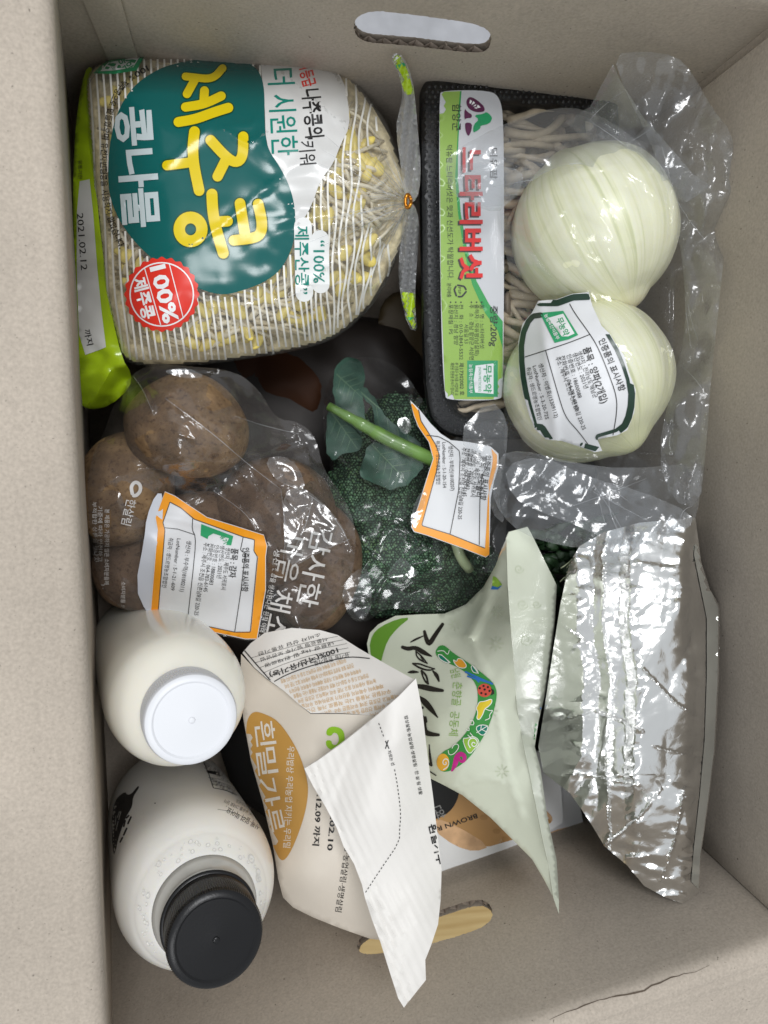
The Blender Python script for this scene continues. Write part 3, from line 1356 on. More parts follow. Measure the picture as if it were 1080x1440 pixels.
a.poly([(112, 255), (126, 252), (131, 300), (137, 380), (143, 440), (149, 488), (140, 492), (120, 499), (111, 470), (108, 380), (108, 300)], WPATCH, 0)
a.text('2021.02.12', 108, 300, 114, 380, 11, INK, 2)
a.text('까지', 118, 464, 123, 486, 9, INK, 2, .01)
a.text('유통기한', 110, 225, 110, 252, 6, INK, 2)
a.build(sb)

# gathered neck, twist tie and the tail of the bag
tailp = smooth([(556, 180), (563, 150), (567, 130), (560, 100), (549, 82), (556, 72), (568, 80), (580, 110), (585, 150), (588, 190), (592, 230), (590, 270), (582, 285), (570, 286), (566, 250)], 1)
tailz = tps([(556, 180, .205), (567, 130, .215), (556, 75, .226), (585, 150, .212), (592, 230, .205), (578, 285, .214), (566, 240, .206)])
pleat = lambda P: .0022 * np.sin(P[:, 0] * .55 + P[:, 1] * .06) + facet(P, 20, 41, 2.5, 1.4) * .0016
tail_o, tailS = slab('bag_tail', tailp, tailz, film('tail film', .26, refl=.07, hazecol=(.9, .91, .92)), sb, 4, pleat, .0002)
tail2p = smooth([(570, 284), (582, 285), (590, 310), (588, 350), (584, 400), (584, 440), (588, 466), (574, 462), (562, 410), (560, 370), (566, 320)], 1)
tail2_o, tail2S = slab('bag_tail', tail2p, tps([(576, 285, .214), (590, 320, .200), (584, 400, .188), (588, 466, .180), (566, 440, .182), (560, 370, .192), (570, 320, .202)]), film('tail film low', .24, refl=.07, hazecol=(.9, .91, .92)), sb, 4, pleat, .0002)
a = Art(tailS)
a.poly(smooth([(551, 88), (557, 76), (566, 82), (577, 110), (581, 132), (570, 134), (563, 112)], 1), LIME, 0, 4)
a.poly([(556, 92), (568, 88), (571, 92), (558, 97)], SEALG, 1, 4)
a.poly([(552, 80), (560, 72), (565, 78), (555, 86)], WHITEINK, 1, 4)
a.build(sb)
a = Art(tail2S)
a.poly([(559, 410), (581, 412), (589, 466), (576, 465), (566, 445)], LIME, 0, 4)
a.poly([(568, 446), (586, 446), (587, 450), (570, 450)], SEALG, 1, 4)
a.build(sb)
neck = at1(574, 284, .2145)
e1, e2, vw = camvec((1, 0, 0)), camvec((0, -1, 0)), camvec((0, 0, 1))
V, Fc = tube([neck + vw * .001 + (e1 * .0015 * math.cos(q) + e2 * .0034 * math.sin(q)) + vw * .001 * math.sin(2 * q) for q in np.linspace(0, 6.1, 24)], .0010, 7)
mesh('twist_tie', V, Fc, plain('gold wire tie', (.62, .25, .03), .25, metal=.9), sb)

# the sprouts inside: nobody could count them
rg = np.random.RandomState(12)
pile = Pile()
inn = rg.uniform([130, 80], [575, 510], (2000, 2))
inn = inn[inside(inn, bagpoly)]
inn = inn[pdist(inn, bagpoly) > 9]
innd = pdist(inn, bagpoly)
cv = Vector(CAM)


def under(q, dep):
    D = dirs([q])[0]
    h = bag0.b.ray_cast(cv, Vector(D))
    if h[0] is None:
        return None
    nn = np.array(h[1])
    if nn @ D > 0:
        nn = -nn
    return np.array(h[0]) - nn * dep * .7 + D * dep * .3

for q in inn[:820]:
    an = rg.uniform(0, 2 * math.pi)
    if rg.rand() < .5:
        an = rg.normal(.1, .5)
    ln = rg.uniform(60, 130)
    cur = rg.normal(0, .012)
    dep0 = rg.uniform(.003, .016)
    aa = an + cur * ln / 9 * np.arange(9)
    pp = np.array(q) + np.cumsum(np.stack([np.cos(aa), np.sin(aa)], 1), 0) * ln / 9
    okp = inside(pp, bagpoly) & (pdist(pp, bagpoly) > 7)
    pts = []
    for s in range(9):
        g = under(pp[s], dep0 + .0015 * math.sin(s + an)) if okp[s] else None
        if g is None:
            break
        pts.append(g)
    if len(pts) < 4:
        continue
    rr = rg.uniform(.0011, .0017)
    V, Fc = tube(pts, np.linspace(rr, rr * .6, len(pts)), 6)
    pile.add(V, Fc, 0 if rg.rand() < .8 else 2)
for q in inn[830:1120][(innd[830:1120] > 20) & (np.hypot(inn[830:1120, 0] - 580, inn[830:1120, 1] - 270) > 62)]:
    g = under(q, rg.uniform(.0042, .0085))
    if g is None:
        continue
    an = rg.uniform(0, math.pi)
    u, v = math.cos(an) * e1 + math.sin(an) * e2, -math.sin(an) * e1 + math.cos(an) * e2
    L, W = rg.uniform(.0052, .0078), rg.uniform(.0028, .0040)
    V, Fc = [], []
    for j in range(9):
        th = math.pi * j / 8
        for i in range(10):
            ph = 2 * math.pi * i / 10
            V.append(g + u * L * math.cos(th) + v * W * math.sin(th) * math.cos(ph) * (1 + .2 * math.cos(th)) + vw * W * .8 * math.sin(th) * math.sin(ph))
    for j in range(8):
        for i in range(10):
            Fc.append((j * 10 + i, j * 10 + (i + 1) % 10, j * 10 + 10 + (i + 1) % 10, j * 10 + 10 + i))
    pile.add(np.array(V), Fc, 1)
core_d = pdist(bag0.P, dens(bagpoly, 6))
okc = core_d > 3
remap = np.cumsum(okc) - 1
cv_in = bag0.V + dirs(bag0.P) * np.minimum(1, core_d / 25 + .12)[:, None] * (.0125 + .003 * snoise(bag0.P, 14, 91) + .002 * snoise(bag0.P, 6, 92))[:, None]
pile.add(cv_in[okc], [tuple(remap[list(t)]) for t in bag0.T if okc[t].all()], 3)
STEM = plain('sprout stem', (.82, .73, .54), .38, var=.15, vscale=120, sss=.15)
BEAN = plain('sprout bean', (.78, .63, .16), .4, var=.15, vscale=150)
STEM2 = plain('sprout root', (.60, .51, .34), .5, var=.2, vscale=120)
tag(pile.build('bean_sprouts', [STEM, BEAN, STEM2, plain('packed sprouts', (.70, .60, .38), .6, var=.3, vscale=260, bump=.4, bscale=420, bdist=.002)]), 'pale bean sprouts with yellow heads packed inside the striped clear bag', 'bean sprouts', None, 'stuff')

# ================================================================== THE MUSHROOM TRAY
tray = thing('mushroom_tray', 'black foam tray of oyster mushrooms under film with a lime and white label', 'mushroom tray', at1(700, 360, .15))
trayz = tps([(590, 130, .196), (590, 600, .190), (860, 130, .186), (860, 600, .182), (700, 360, .190)])
BLACKFOAM = plain('black foam tray', (.006, .006, .0065), .36, spec=.3, bump=.2, bscale=400)
outer = smooth([(590, 140), (593, 120), (606, 110), (640, 110), (760, 124), (862, 134), (872, 150), (872, 590), (860, 612), (720, 619), (640, 616), (612, 600), (600, 575), (594, 480)], 2)
inner = smooth([(620, 152), (640, 138), (760, 150), (840, 160), (846, 200), (846, 560), (830, 588), (700, 590), (650, 586), (630, 566), (622, 480)], 2)
rim_o, rimS = slab('rim', outer, lambda P: trayz(P) + .0012 - np.clip(6 - pdist(P, outer), 0, 6) * .0006 - np.clip(5 - pdist(P, inner), 0, 5) * .0005, BLACKFOAM, tray, 6, None, .003, [inner])
# the bowl
P, T = tri_poly(inner, 10)
dd = pdist(P, inner)
Vb = at(P, trayz(P) - .002 - .028 * np.clip(dd / 22, 0, 1))
mesh('bowl', Vb, T, BLACKFOAM, tray, True)
ob = dens(outer, 10)
obz = trayz(ob) - .003
Vo = np.vstack([at(ob, obz), at(ob.mean(0) + (ob - ob.mean(0)) * .93, obz - .035)])
k = len(ob)
mesh('outer_side', Vo, [(i, i + k, (i + 1) % k + k, (i + 1) % k) for i in range(k)], BLACKFOAM, tray, True)
# dimpled rim: raised beads in three staggered rows
bead = Pile()
mid = (pdist, )
cand = []
gy = 0
for y in np.arange(108, 622, 7.0):
    for x in np.arange(588, 876, 8.0):
        cand.append((x + 4 * (gy % 2), y))
    gy += 1
cand = np.array(cand)
cand = cand[inside(cand, outer) & ~inside(cand, inner)]
cand = cand[(pdist(cand, outer) > 6) & (pdist(cand, inner) > 4)]
bz = trayz(cand) + .0012
cw = at(cand, bz)
for c in cw:
    V = [c + e1 * .00105 * math.cos(t) + e2 * .00105 * math.sin(t) - vw * .0002 for t in np.linspace(0, 2 * math.pi, 7)[:-1]]
    V += [c + e1 * .0006 * math.cos(t) + e2 * .0006 * math.sin(t) + vw * .0007 for t in np.linspace(0, 2 * math.pi, 7)[:-1]]
    bead.add(np.array(V), [(i, (i + 1) % 6, (i + 1) % 6 + 6, i + 6) for i in range(6)] + [tuple(range(6, 12))])
tag(bead.build('rim_dimples', [plain('rim bead', (.010, .010, .012), .22)], tray), kind='stuff')
# mushrooms: long stems with small caps, one object each
MSTEM = plain('oyster mushroom stem', (.50, .41, .29), .6, var=.22, vscale=150, bump=.25, bscale=500)
MCAP = plain('oyster mushroom cap', (.26, .205, .15), .6, var=.25, vscale=120, bump=.2, bscale=300)
rg = np.random.RandomState(5)
mtree = []


def mushroom(x, y, an, ln, r, lift):
    pts = []
    p = np.array([x, y], float)
    a_ = an
    cv_ = rg.normal(0, .09)
    for s in range(9):
        zz = trayz(p[None])[0] - .012 + lift + .006 * math.sin(math.pi * s / 8)
        pts.append(at1(p[0], p[1], zz))
        a_ += cv_ + rg.normal(0, .08)
        p = p + ln / 8 * np.array([math.cos(a_), math.sin(a_)])
        p[0] = np.clip(p[0], 636, 838)
        p[1] = np.clip(p[1], 152, 578)
    V, Fc = tube(pts, r * np.array([1.25, 1.1, 1, .95, .92, .9, .9, .92, 1.0]), 8)
    m = thing('oyster_mushroom', ('oyster mushroom at the far end of the black tray, above the upper onion' if y < 270 else 'oyster mushroom showing between the printed tray label and the upper onion' if y < 430 else 'oyster mushroom showing between the printed tray label and the lower onion'), 'mushroom', pts[0], 'oyster mushrooms in the black tray')
    mesh('stem', V, Fc, MSTEM, m)
    mtree.append(BVHTree.FromPolygons([Vector(v) for v in V], Fc))
    t = pts[-1] - pts[-2]
    t /= np.linalg.norm(t)
    prof = [(-.0022, .0003), (-.0018, r * 1.8), (-.0006, r * 2.6), (.0010, r * 2.75), (.0018, r * 2.3), (.0022, r * 1.0)]
    V, Fc = revolve(prof, pts[-1], t, 14)
    fixnormals(mesh('cap', V, Fc, MCAP, m))


for k in range(120):
    y = 158 + 418 * (k + rg.rand()) / 120
    lf = rg.rand() < .75
    x = rg.uniform(690, 735) if lf else rg.uniform(650, 830)
    an = rg.normal(0.1, .32) + (math.pi if rg.rand() < .5 else 0)
    mushroom(x, y, an, rg.uniform(70, 120), rg.uniform(.0014, .0028), rg.uniform(-.010, .001))
# the printed label on the film lid
lidz = lambda P: trayz(P) + .0035
LBL = plain('mushroom label paper', (.68, .68, .70), .25, spec=.5, part='label')
LGRN = plain('label lime ink', (.33, .52, .10), .25, spec=.5, part='label_print')
LGRN2 = plain('label green ink', (.05, .38, .10), .25, spec=.5, part='label_print')
PURP = plain('label purple ink', (.11, .012, .07), .3, part='emblem')
GRN = plain('label leaf green ink', (.01, .33, .12), .3, part='emblem')
lab = smooth([(617, 134), (623, 127), (690, 127), (703, 138), (708, 165), (709, 300), (708, 555), (701, 563), (632, 563), (624, 556), (619, 400)], 2)
lab_o, labS = slab('label', lab, lidz, LBL, tray, 7, None, .0003)
a = Art(labS, .0002)
lp = lambda pts: np.array(pts, float)
a.poly(lp([(618, 136), (624, 129), (647, 128), (645, 150), (643, 200), (640, 250), (644, 300), (652, 350), (664, 400), (682, 440), (700, 465), (707, 490), (707, 554), (700, 561.5), (633, 561.5), (626, 555), (620, 400)]), LGRN, 0, 6)
a.poly(lp([(647, 128), (649, 128), (646, 170), (644, 215), (644, 250), (648, 300), (657, 350), (670, 395), (688, 428), (707, 452), (707, 490), (700, 465), (682, 440), (664, 400), (652, 350), (644, 300), (640, 250), (643, 200), (645, 150)]), LGRN2, 1, 5)
# emblem: cut mushroom over stem and leaf
a.poly(smooth([(655, 142), (660, 136), (667, 138), (675, 144), (681, 150), (682, 156), (676, 158), (666, 157), (658, 152)], 2), PURP, 1, 4)
for p in ([(661, 140), (664, 142), (662, 146), (660, 145)], [(666, 142), (668, 145), (663, 148), (664, 145)], [(670, 146), (669, 149), (665, 150), (667, 148)], [(672, 147), (676, 151), (672, 152), (670.5, 150)], [(668, 151), (671, 151), (671, 153), (667, 152)]):
    a.poly(p, WHITEINK, 2, 4)
a.poly(smooth([(653, 152), (658, 158), (664, 161), (663, 166), (656, 166), (653, 169)], 1), PURP, 1, 4)
a.poly(smooth([(654, 172), (664, 173), (663, 184), (659, 192), (656, 188), (654, 180)], 1), PURP, 1, 4)
a.poly(smooth([(666, 162), (680, 160), (684, 157), (691, 163), (692, 168), (688, 174), (675, 177), (676, 180), (671, 184), (665, 187), (666, 175), (674, 168)], 1), GRN, 1, 4)
a.text('함양군', 637, 146, 637, 184, 12, INK, 2, .005)
a.text('덕유팜 느타리버섯은 맛과 신선도가 탁월합니다.', 628, 204, 630, 393, 8.5, INK, 2)
a.text('덕유팜', 690, 208, 690, 252, 10, INK, 2)
REDL = plain('label red ink', (.66, .02, .02), .3, part='red_lettering')
DARKL = plain('label shadow ink', (.05, .03, .03), .3, part='lettering_shadow')
a.text('느타리버섯', 647.5, 209, 647.5, 395, 29, DARKL, 2, .035)
a.text('느타리버섯', 650, 207, 650, 393, 29, REDL, 3, .03)
a.text('중량:200g', 690, 430, 690, 487, 10.5, INK, 2, .012)
for j, (st, l2) in enumerate([('품   명 : 느타리버섯', 62), ('출하자 : 덕유팜(남길희)', 72), ('주   소 : 경남 함양군 서상면', 78), ('           서음길 53', 55), ('전   화 : 010-3843-5532', 78), ('원산지 : 경남 함양', 57), ('포장재질 : PS', 42)]):
    x = 675 - 7.3 * j
    a.disc(x + 2.5, 425, 1.1, 1.1, INK, 2) if j != 3 else None
    a.text(st.strip(), x, 428 + (28 if j == 3 else 0), x + .3, 428 + l2, 6.2, INK, 2)
a.poly([(657, 507), (700, 507), (700, 558), (657, 558)], SEALG, 1)
a.poly([(669, 514), (694, 511), (694, 554), (668, 552), (666, 534)], WHITEINK, 2)
a.text('무농약', 681, 513, 681, 552, 11, SEALG, 3, .02)
a.text('(NON PESTICIDE)', 673, 516, 673, 551, 4.5, SEALG, 3)
a.text('농림축산식품부', 660, 512, 660, 553, 5, WHITEINK, 3)
a.text('제17302002 호', 646, 510, 647, 556, 6.5, INK, 2, .01)
a.text('본 인증은 농식품 사업자로 교', 640, 510, 640, 556, 5, INK, 2)
a.text('제한된 친환경 본사가 합니다.', 634, 510, 634, 556, 5, INK, 2)
# recycling triangle
for q in range(3):
    a0 = R(120 * q + 20)
    c = np.array([647, 409])
    pa_ = [c + 8.5 * np.array([math.cos(a0 + d), math.sin(a0 + d)]) for d in (-.2, .9, 1.5)]
    a.stroke(pa_, 2.4, INK, 2, step=2, sm=0)
a.text('PSP', 644.5, 404, 644.5, 414, 4.5, INK, 2)
a.text('분리배출', 629, 398, 629, 418, 6, INK, 2)
a.build(tray)
lidp = smooth([(592, 142), (596, 122), (608, 113), (640, 112), (760, 126), (860, 136), (868, 590), (855, 608), (720, 616), (642, 613), (614, 598), (602, 572), (596, 480)], 2)
slab('film_lid', lidp, lambda P: lidz(P) + .0006 + snoise(P, 60, 3) * .0005, film('lid film', .002, refl=.014, rough=.04, bump=.05), tray, 8, None, .0001)

# ================================================================== THE ONIONS AND THEIR BAG
def onion_mat():
    m, N, L, b = newmat('onion skin')
    b.inputs['Roughness'].default_value = .33
    b.inputs['Subsurface Weight'].default_value = .35
    b.inputs['Subsurface Radius'].default_value = (.01, .009, .005)
    b.inputs['Subsurface Scale'].default_value = .6
    at_ = N.new('ShaderNodeAttribute')
    at_.attribute_name = 'lon'
    mp = N.new('ShaderNodeMapping')
    mp.inputs['Scale'].default_value = (44, 1.1, 1)
    L.new(at_.outputs['Vector'], mp.inputs[0])
    n = N.new('ShaderNodeTexNoise')
    n.inputs['Scale'].default_value = 1.0
    n.inputs['Detail'].default_value = 5
    L.new(mp.outputs[0], n.inputs['Vector'])
    r = N.new('ShaderNodeValToRGB')
    e = r.color_ramp.elements
    e[0].position, e[0].color = .33, (.42, .46, .13, 1)
    e[1].position, e[1].color = .54, (.80, .80, .58, 1)
    x = e.new(.42)
    x.color = (.72, .73, .43, 1)
    L.new(n.outputs['Fac'], r.inputs[0])
    sp = N.new('ShaderNodeSeparateXYZ')
    L.new(at_.outputs['Vector'], sp.inputs[0])
    r2 = N.new('ShaderNodeValToRGB')          # pale body, browner at the root end
    q = r2.color_ramp.elements
    q[0].position, q[0].color = .02, (.45, .30, .12, 1)
    q[1].position, q[1].color = .97, (.80, .82, .45, 1)
    x = q.new(.10)
    x.color = (.95, .93, .85, 1)
    x = q.new(.6)
    x.color = (1, 1, 1, 1)
    L.new(sp.outputs['Y'], r2.inputs[0])
    mx = N.new('ShaderNodeMix')
    mx.data_type = 'RGBA'
    mx.blend_type = 'MULTIPLY'
    mx.inputs[0].default_value = 1
    L.new(r.outputs[0], mx.inputs[6])
    L.new(r2.outputs[0], mx.inputs[7])
    mx2 = N.new('ShaderNodeMix')
    mx2.data_type = 'RGBA'
    mx2.inputs[0].default_value = .45
    L.new(mx.outputs[2], mx2.inputs[6])
    mx2.inputs[7].default_value = (.86, .86, .70, 1)
    L.new(mx2.outputs[2], b.inputs['Base Color'])
    bp = N.new('ShaderNodeBump')
    bp.inputs['Strength'].default_value = .25
    bp.inputs['Distance'].default_value = .0008
    L.new(n.outputs['Fac'], bp.inputs['Height'])
    L.new(bp.outputs[0], b.inputs['Normal'])
    return m


ONM = onion_mat()


def onion(px, py, z, rx, ry, axis_px, label, seed):
    """poles lie along axis_px in the picture; ridges run from root to neck"""
    c = at1(px, py, z)
    D = (c - CAM) @ (RM @ np.array([0, 0, -1.0]))
    s = D / F
    ax = camvec((axis_px[0], -axis_px[1], axis_px[2]))
    ax /= np.linalg.norm(ax)
    a = np.cross(ax, camvec((0, 0, 1)))
    a /= np.linalg.norm(a)
    b = np.cross(ax, a)
    nu, nv = 96, 48
    V, LON = [], []
    for j in range(nv + 1):
        th = math.pi * j / nv
        for i in range(nu):
            ph = 2 * math.pi * i / nu
            V.append((math.sin(th), math.cos(th), ph))
            LON.append((i / nu * 1.0, 1 - j / nv, 0))
    V = np.array(V)
    sr = rx * s * (1 + .012 * np.sin(V[:, 2] * 7 + seed) + .006 * np.sin(V[:, 2] * 17 + seed * 2))
    pole = np.sign(V[:, 1]) * np.abs(V[:, 1]) ** .92
    neck_ = np.clip((V[:, 1] - .93) / .07, 0, 1)
    hgt = ry * s * (pole + .10 * neck_ ** 2 - .10 * np.clip((-V[:, 1] - .95) / .05, 0, 1))
    W = c + (sr * V[:, 0] * np.cos(V[:, 2]))[:, None] * a + (sr * V[:, 0] * np.sin(V[:, 2]))[:, None] * b + hgt[:, None] * ax
    Fc = []
    for j in range(nv):
        for i in range(nu):
            p, q = j * nu + i, j * nu + (i + 1) % nu
            Fc.append((p, p + nu, q + nu, q))
    o = mesh('onion', W - c, Fc, ONM)
    o.location = Vector([float(x) for x in c])
    at_ = o.data.attributes.new('lon', 'FLOAT_VECTOR', 'POINT')
    LON = np.array(LON, float)
    LON[:, 0] = np.abs(LON[:, 0] * 2 - 1)
    at_.data.foreach_set('vector', LON.ravel())
    fixnormals(o)
    tag(o, label, 'onion', 'peeled onions in the clear bag')
    return o


on1 = onion(835, 325, .205, 113, 112, (-.38, -.85, -.06), 'peeled pale green onion not covered by the dark-framed label', 1)
on2 = onion(825, 538, .200, 118, 107, (.45, .75, .25), 'peeled white onion lying under the dark-framed label', 4)
ontrees = tree_of([on1, on2])

ob = thing('onion_bag', 'clear crumpled plastic bag holding two peeled onions with a dark-framed label', 'bag of onions', at1(840, 430, .15))
traytop = [labS.b]
rightz = tps([(700, 200, .203), (720, 640, .200), (1000, 200, .235), (1000, 650, .225), (860, 160, .215), (850, 700, .215), (930, 430, .205)])
mainp = smooth([(700, 300), (712, 262), (740, 232), (790, 200), (850, 185), (930, 205), (985, 230), (1022, 250), (1018, 330), (1010, 400), (998, 490), (994, 570), (988, 650), (980, 700), (900, 700), (820, 690), (740, 668), (706, 640), (712, 590), (704, 540), (705, 480), (722, 430), (716, 380)], 2)
bag1, bag1S = drape('film', mainp, ontrees + traytop, rightz, CLEAR, ob, 4.0, 5, .0016, 70,
                    lambda P: facet(P, 36, 51, 1.6, .4) * .0016 + facet(P, 15, 52, 1.8, -.5) * .0010 + facet(P, 8, 56) * .0003 + ridge(P, 70, 55, 2.0, .9) ** 8 * .0010
                    + foldlines(P, [[(735, 285), (790, 262), (850, 280)], [(760, 340), (775, 310), (800, 290), (812, 286)], [(845, 335), (872, 350), (900, 340)], [(880, 240), (915, 265), (940, 300)], [(790, 250), (830, 240), (870, 232)], [(720, 330), (760, 360), (800, 420)], [(860, 500), (900, 520), (925, 560)], [(735, 585), (780, 622), (830, 634)]], 2.4, .0014)
                    + np.where(P[:, 0] > 945, facet(P, 40, 53, 1.8, 1.2) * .007, 0) + np.where(P[:, 1] > 640, facet(P, 40, 54) * .005, 0))
# loose mouth of the bag: several overlapping flaps of film
FL = film('bag flap film', .065, refl=.04, rough=.15, bump=.3, bscale=250, hazecol=(.62, .64, .67))


def filmflap(poly, ctrl, seed, amp=.0016, mat=FL, n=2, wl=46, st=1.4, an=.6, step=5):
    o, S = slab('film_flap', smooth(poly, n), tps(ctrl), mat, ob, step, lambda P: facet(P, wl, seed, st, an) * amp * 2.2 + facet(P, wl * .38, seed + 1, 1.8, an + .7) * amp * 1.0 + facet(P, wl * .16, seed + 2) * amp * .16, .00015)
    A = Art(S, .0002)
    A.stroke(smooth(dens(smooth(poly, n), 12), 1), 1.1, CREASE_GLINT, 0, step=4, closed=True, sm=0)  # whitish outline painted where the cut edge catches light
    rg_ = np.random.RandomState(seed)
    q = dens(smooth(poly, n), 10)
    for k in range(7):
        i, j = rg_.randint(len(q)), rg_.randint(len(q))
        m_ = (q[i] + q[j]) / 2 + rg_.normal(0, 9, 2)
        t0, t1 = rg_.uniform(0, .4), rg_.uniform(.6, 1)
        pth = smooth(np.array([q[i], m_, q[j]]), 3, False)
        pth = pth[int(t0 * len(pth)):int(t1 * len(pth))]
        if len(pth) > 3 and np.linalg.norm(pth[-1] - pth[0]) > 25:
            A.stroke(pth, list(np.interp(np.arange(len(pth)), [0, len(pth) / 2, len(pth)], [.3, .9, .3])), CREASE_GLINT, 0, step=4, sm=0)
    A.build(ob)
    return S


filmflap([(624, 228), (645, 208), (700, 178), (760, 156), (800, 150), (840, 160), (880, 185), (915, 215), (950, 250), (905, 262), (850, 238), (800, 228), (750, 250), (722, 282), (700, 292), (655, 288), (632, 265)],
         [(624, 228, .222), (700, 178, .224), (800, 150, .226), (950, 250, .245), (850, 238, .243), (722, 282, .226), (655, 288, .215), (760, 215, .238)], 61, .0012, n=1)
filmflap([(640, 235), (665, 228), (700, 232), (735, 240), (735, 262), (715, 285), (700, 300), (660, 288)], [(640, 235, .228), (735, 240, .236), (700, 300, .228), (690, 262, .238)], 63, .0008, n=1)
filmflap([(795, 172), (830, 150), (862, 90), (875, 118), (905, 165), (945, 210), (975, 245), (1000, 262), (965, 285), (920, 262), (880, 232), (840, 210)],
         [(795, 172, .220), (862, 90, .262), (905, 165, .250), (1000, 262, .246), (920, 262, .236), (840, 200, .226)], 65, .0012, n=0)
filmflap([(862, 76), (905, 72), (950, 78), (972, 100), (1000, 150), (1030, 188), (1032, 225), (1022, 320), (1012, 420), (1000, 530), (993, 630), (984, 715), (945, 705), (925, 640), (940, 560), (965, 470), (962, 380), (950, 310), (935, 255), (915, 200), (880, 130)],
         [(862, 76, .268), (950, 78, .262), (1000, 165, .256), (1032, 218, .248), (985, 262, .246), (915, 180, .244), (940, 120, .252), (1022, 320, .242), (1000, 530, .238), (984, 715, .246), (945, 690, .236), (955, 480, .222), (962, 380, .224), (940, 580, .224), (985, 400, .240), (975, 600, .236)], 67, .0030, n=1, wl=38, st=1.8, an=1.1)
# tail of the bag below the onions
filmflap([(700, 640), (735, 632), (800, 650), (880, 660), (985, 650), (985, 700), (975, 740), (930, 752), (870, 790), (845, 772), (790, 768), (735, 752), (705, 724), (690, 690)],
         [(700, 640, .226), (800, 650, .236), (985, 650, .240), (975, 740, .246), (870, 790, .250), (735, 752, .244), (690, 690, .232), (830, 710, .250)], 71, .0026, n=1)
filmflap([(708, 655), (760, 640), (830, 672), (900, 690), (975, 722), (970, 745), (920, 760), (880, 775), (820, 742), (760, 720), (720, 700)],
         [(708, 655, .238), (830, 672, .247), (975, 722, .252), (880, 775, .256), (720, 700, .244)], 73, .0020, n=1)
filmflap([(640, 612), (690, 560), (715, 590), (712, 640), (700, 700), (712, 740), (690, 720), (682, 660)],
         [(640, 612, .212), (690, 560, .214), (712, 640, .224), (712, 740, .236), (682, 660, .216)], 75, .001, n=1)
# the dark-framed sticker
stick = [(757, 423), (783, 421), (805, 413), (828, 411), (833, 430), (846, 458), (858, 470), (865, 482), (878, 500), (885, 525), (894, 548), (892, 580), (882, 605), (868, 612), (840, 618), (847, 634), (836, 636), (815, 628), (790, 620), (768, 618), (752, 603), (745, 585), (736, 555), (730, 520), (729, 480), (735, 455), (748, 440)]


def onto(S, lift):
    def f(P):
        D = dirs(P)
        cv_ = Vector(CAM)
        z = np.zeros(len(P))
        last = .2
        for k in range(len(P)):
            h = S.b.ray_cast(cv_, Vector(D[k]))
            if h[0] is not None:
                last = h[0][2]
            z[k] = last + lift
        return z
    return f


def relaxed(S, lift, poly, n=14, extra=None):
    """height of a stiff paper sheet lying over a film: the film's height, smoothed"""
    Q = dens(poly, 14)
    lo, hi = Q.min(0), Q.max(0)
    gx, gy_ = np.meshgrid(np.linspace(lo[0], hi[0], n), np.linspace(lo[1], hi[1], n))
    G = np.stack([gx.ravel(), gy_.ravel()], 1)
    G = G[inside(G, Q)]
    G = np.vstack([G, Q[::3]])
    z = onto(S, lift)(G)
    return tps(np.column_stack([G, z]), 2e-2)


DFRAME = plain('dark green frame ink', (.018, .045, .030), .3, part='frame')
zf = relaxed(bag1S, .0022, stick)
st_o, stS = slab('label', stick, lambda P: zf(P) + facet(P, 26, 81, 2.2, 1.0) * .0010 + .0012 * np.exp(-((P[:, 0] - 765 - (P[:, 1] - 470) * .12) / 7) ** 2), PAPER, ob, 4, None, .0003)
a = Art(stS, .0003)
a.stroke([(759, 426), (784, 426), (806, 418), (829, 417)], 9, DFRAME, 1, step=3, sm=0)
a.stroke([(829, 417), (836, 436), (856, 468), (874, 498), (889, 545), (887, 580), (876, 605), (842, 615)], 9.5, DFRAME, 1, step=3, sm=1)
a.stroke([(760, 443), (746, 445), (733, 475), (734, 520), (741, 560), (752, 598)], 7.5, DFRAME, 1, step=3, sm=1)
a.stroke([(752, 600), (762, 601), (773, 618)], 9, DFRAME, 1, step=3, sm=0)
a.stroke([(819, 626), (845, 633)], 7, DFRAME, 1, step=3, sm=0)
LN = plain('thin ruling ink', (.03, .03, .03), .4, part='ruling')
a.stroke([(738, 502), (760, 495), (800, 482), (830, 470)], 1.1, LN, 1, step=4)
a.stroke([(767, 492), (775, 520), (785, 555), (795, 587), (812, 605), (827, 625)], 1.1, LN, 1, step=4)
a.stroke([(801, 427), (808, 440), (830, 470), (842, 490), (858, 530), (868, 560), (867, 585), (862, 612)], 1.1, LN, 1, step=4)
a.poly([(759, 440), (792, 437), (813, 471), (800, 477), (780, 482)], SEALG, 1)
a.poly([(771, 447), (792, 441), (808, 469), (799, 473), (790, 473)], WHITEINK, 2)
a.text('무농약', 782, 449, 793, 473, 10, SEALG, 3, .02)
a.text('농림축산식품부', 765, 443, 783, 478, 5.5, WHITEINK, 3, .01)
a.text('인증품의 표시사항', 842, 478, 872, 551, 10, INK, 2, .008)
a.text('품목 : 양파(2개입)', 820, 490, 846, 568, 11.5, INK, 2, .012)
a.text('생산지 : 전라남도 해남군', 812, 495, 835, 560, 7, INK, 2)
a.text('생산연도 : 2021년', 805, 497, 822, 547, 7, INK, 2)
a.text('인증번호 : 18600088', 797, 499, 813, 560, 7, INK, 2)
a.text('전화번호 : 064-783-6145', 788, 501, 809, 577, 7, INK, 2)
a.text('주소 : 제주시 조천읍 신촌남8길 220-25', 781, 503, 819, 605, 7, INK, 2)
a.text('생산자 : 이병호(15309112)', 757, 512, 780, 588, 7, INK, 2)
a.text('LotNumber : S-3-20-725', 749, 515, 767, 590, 6.5, INK, 2)
a.text('취급자 : 생드르영농조합법인', 740, 517, 757, 591, 6.5, INK, 2)
a.build(ob)

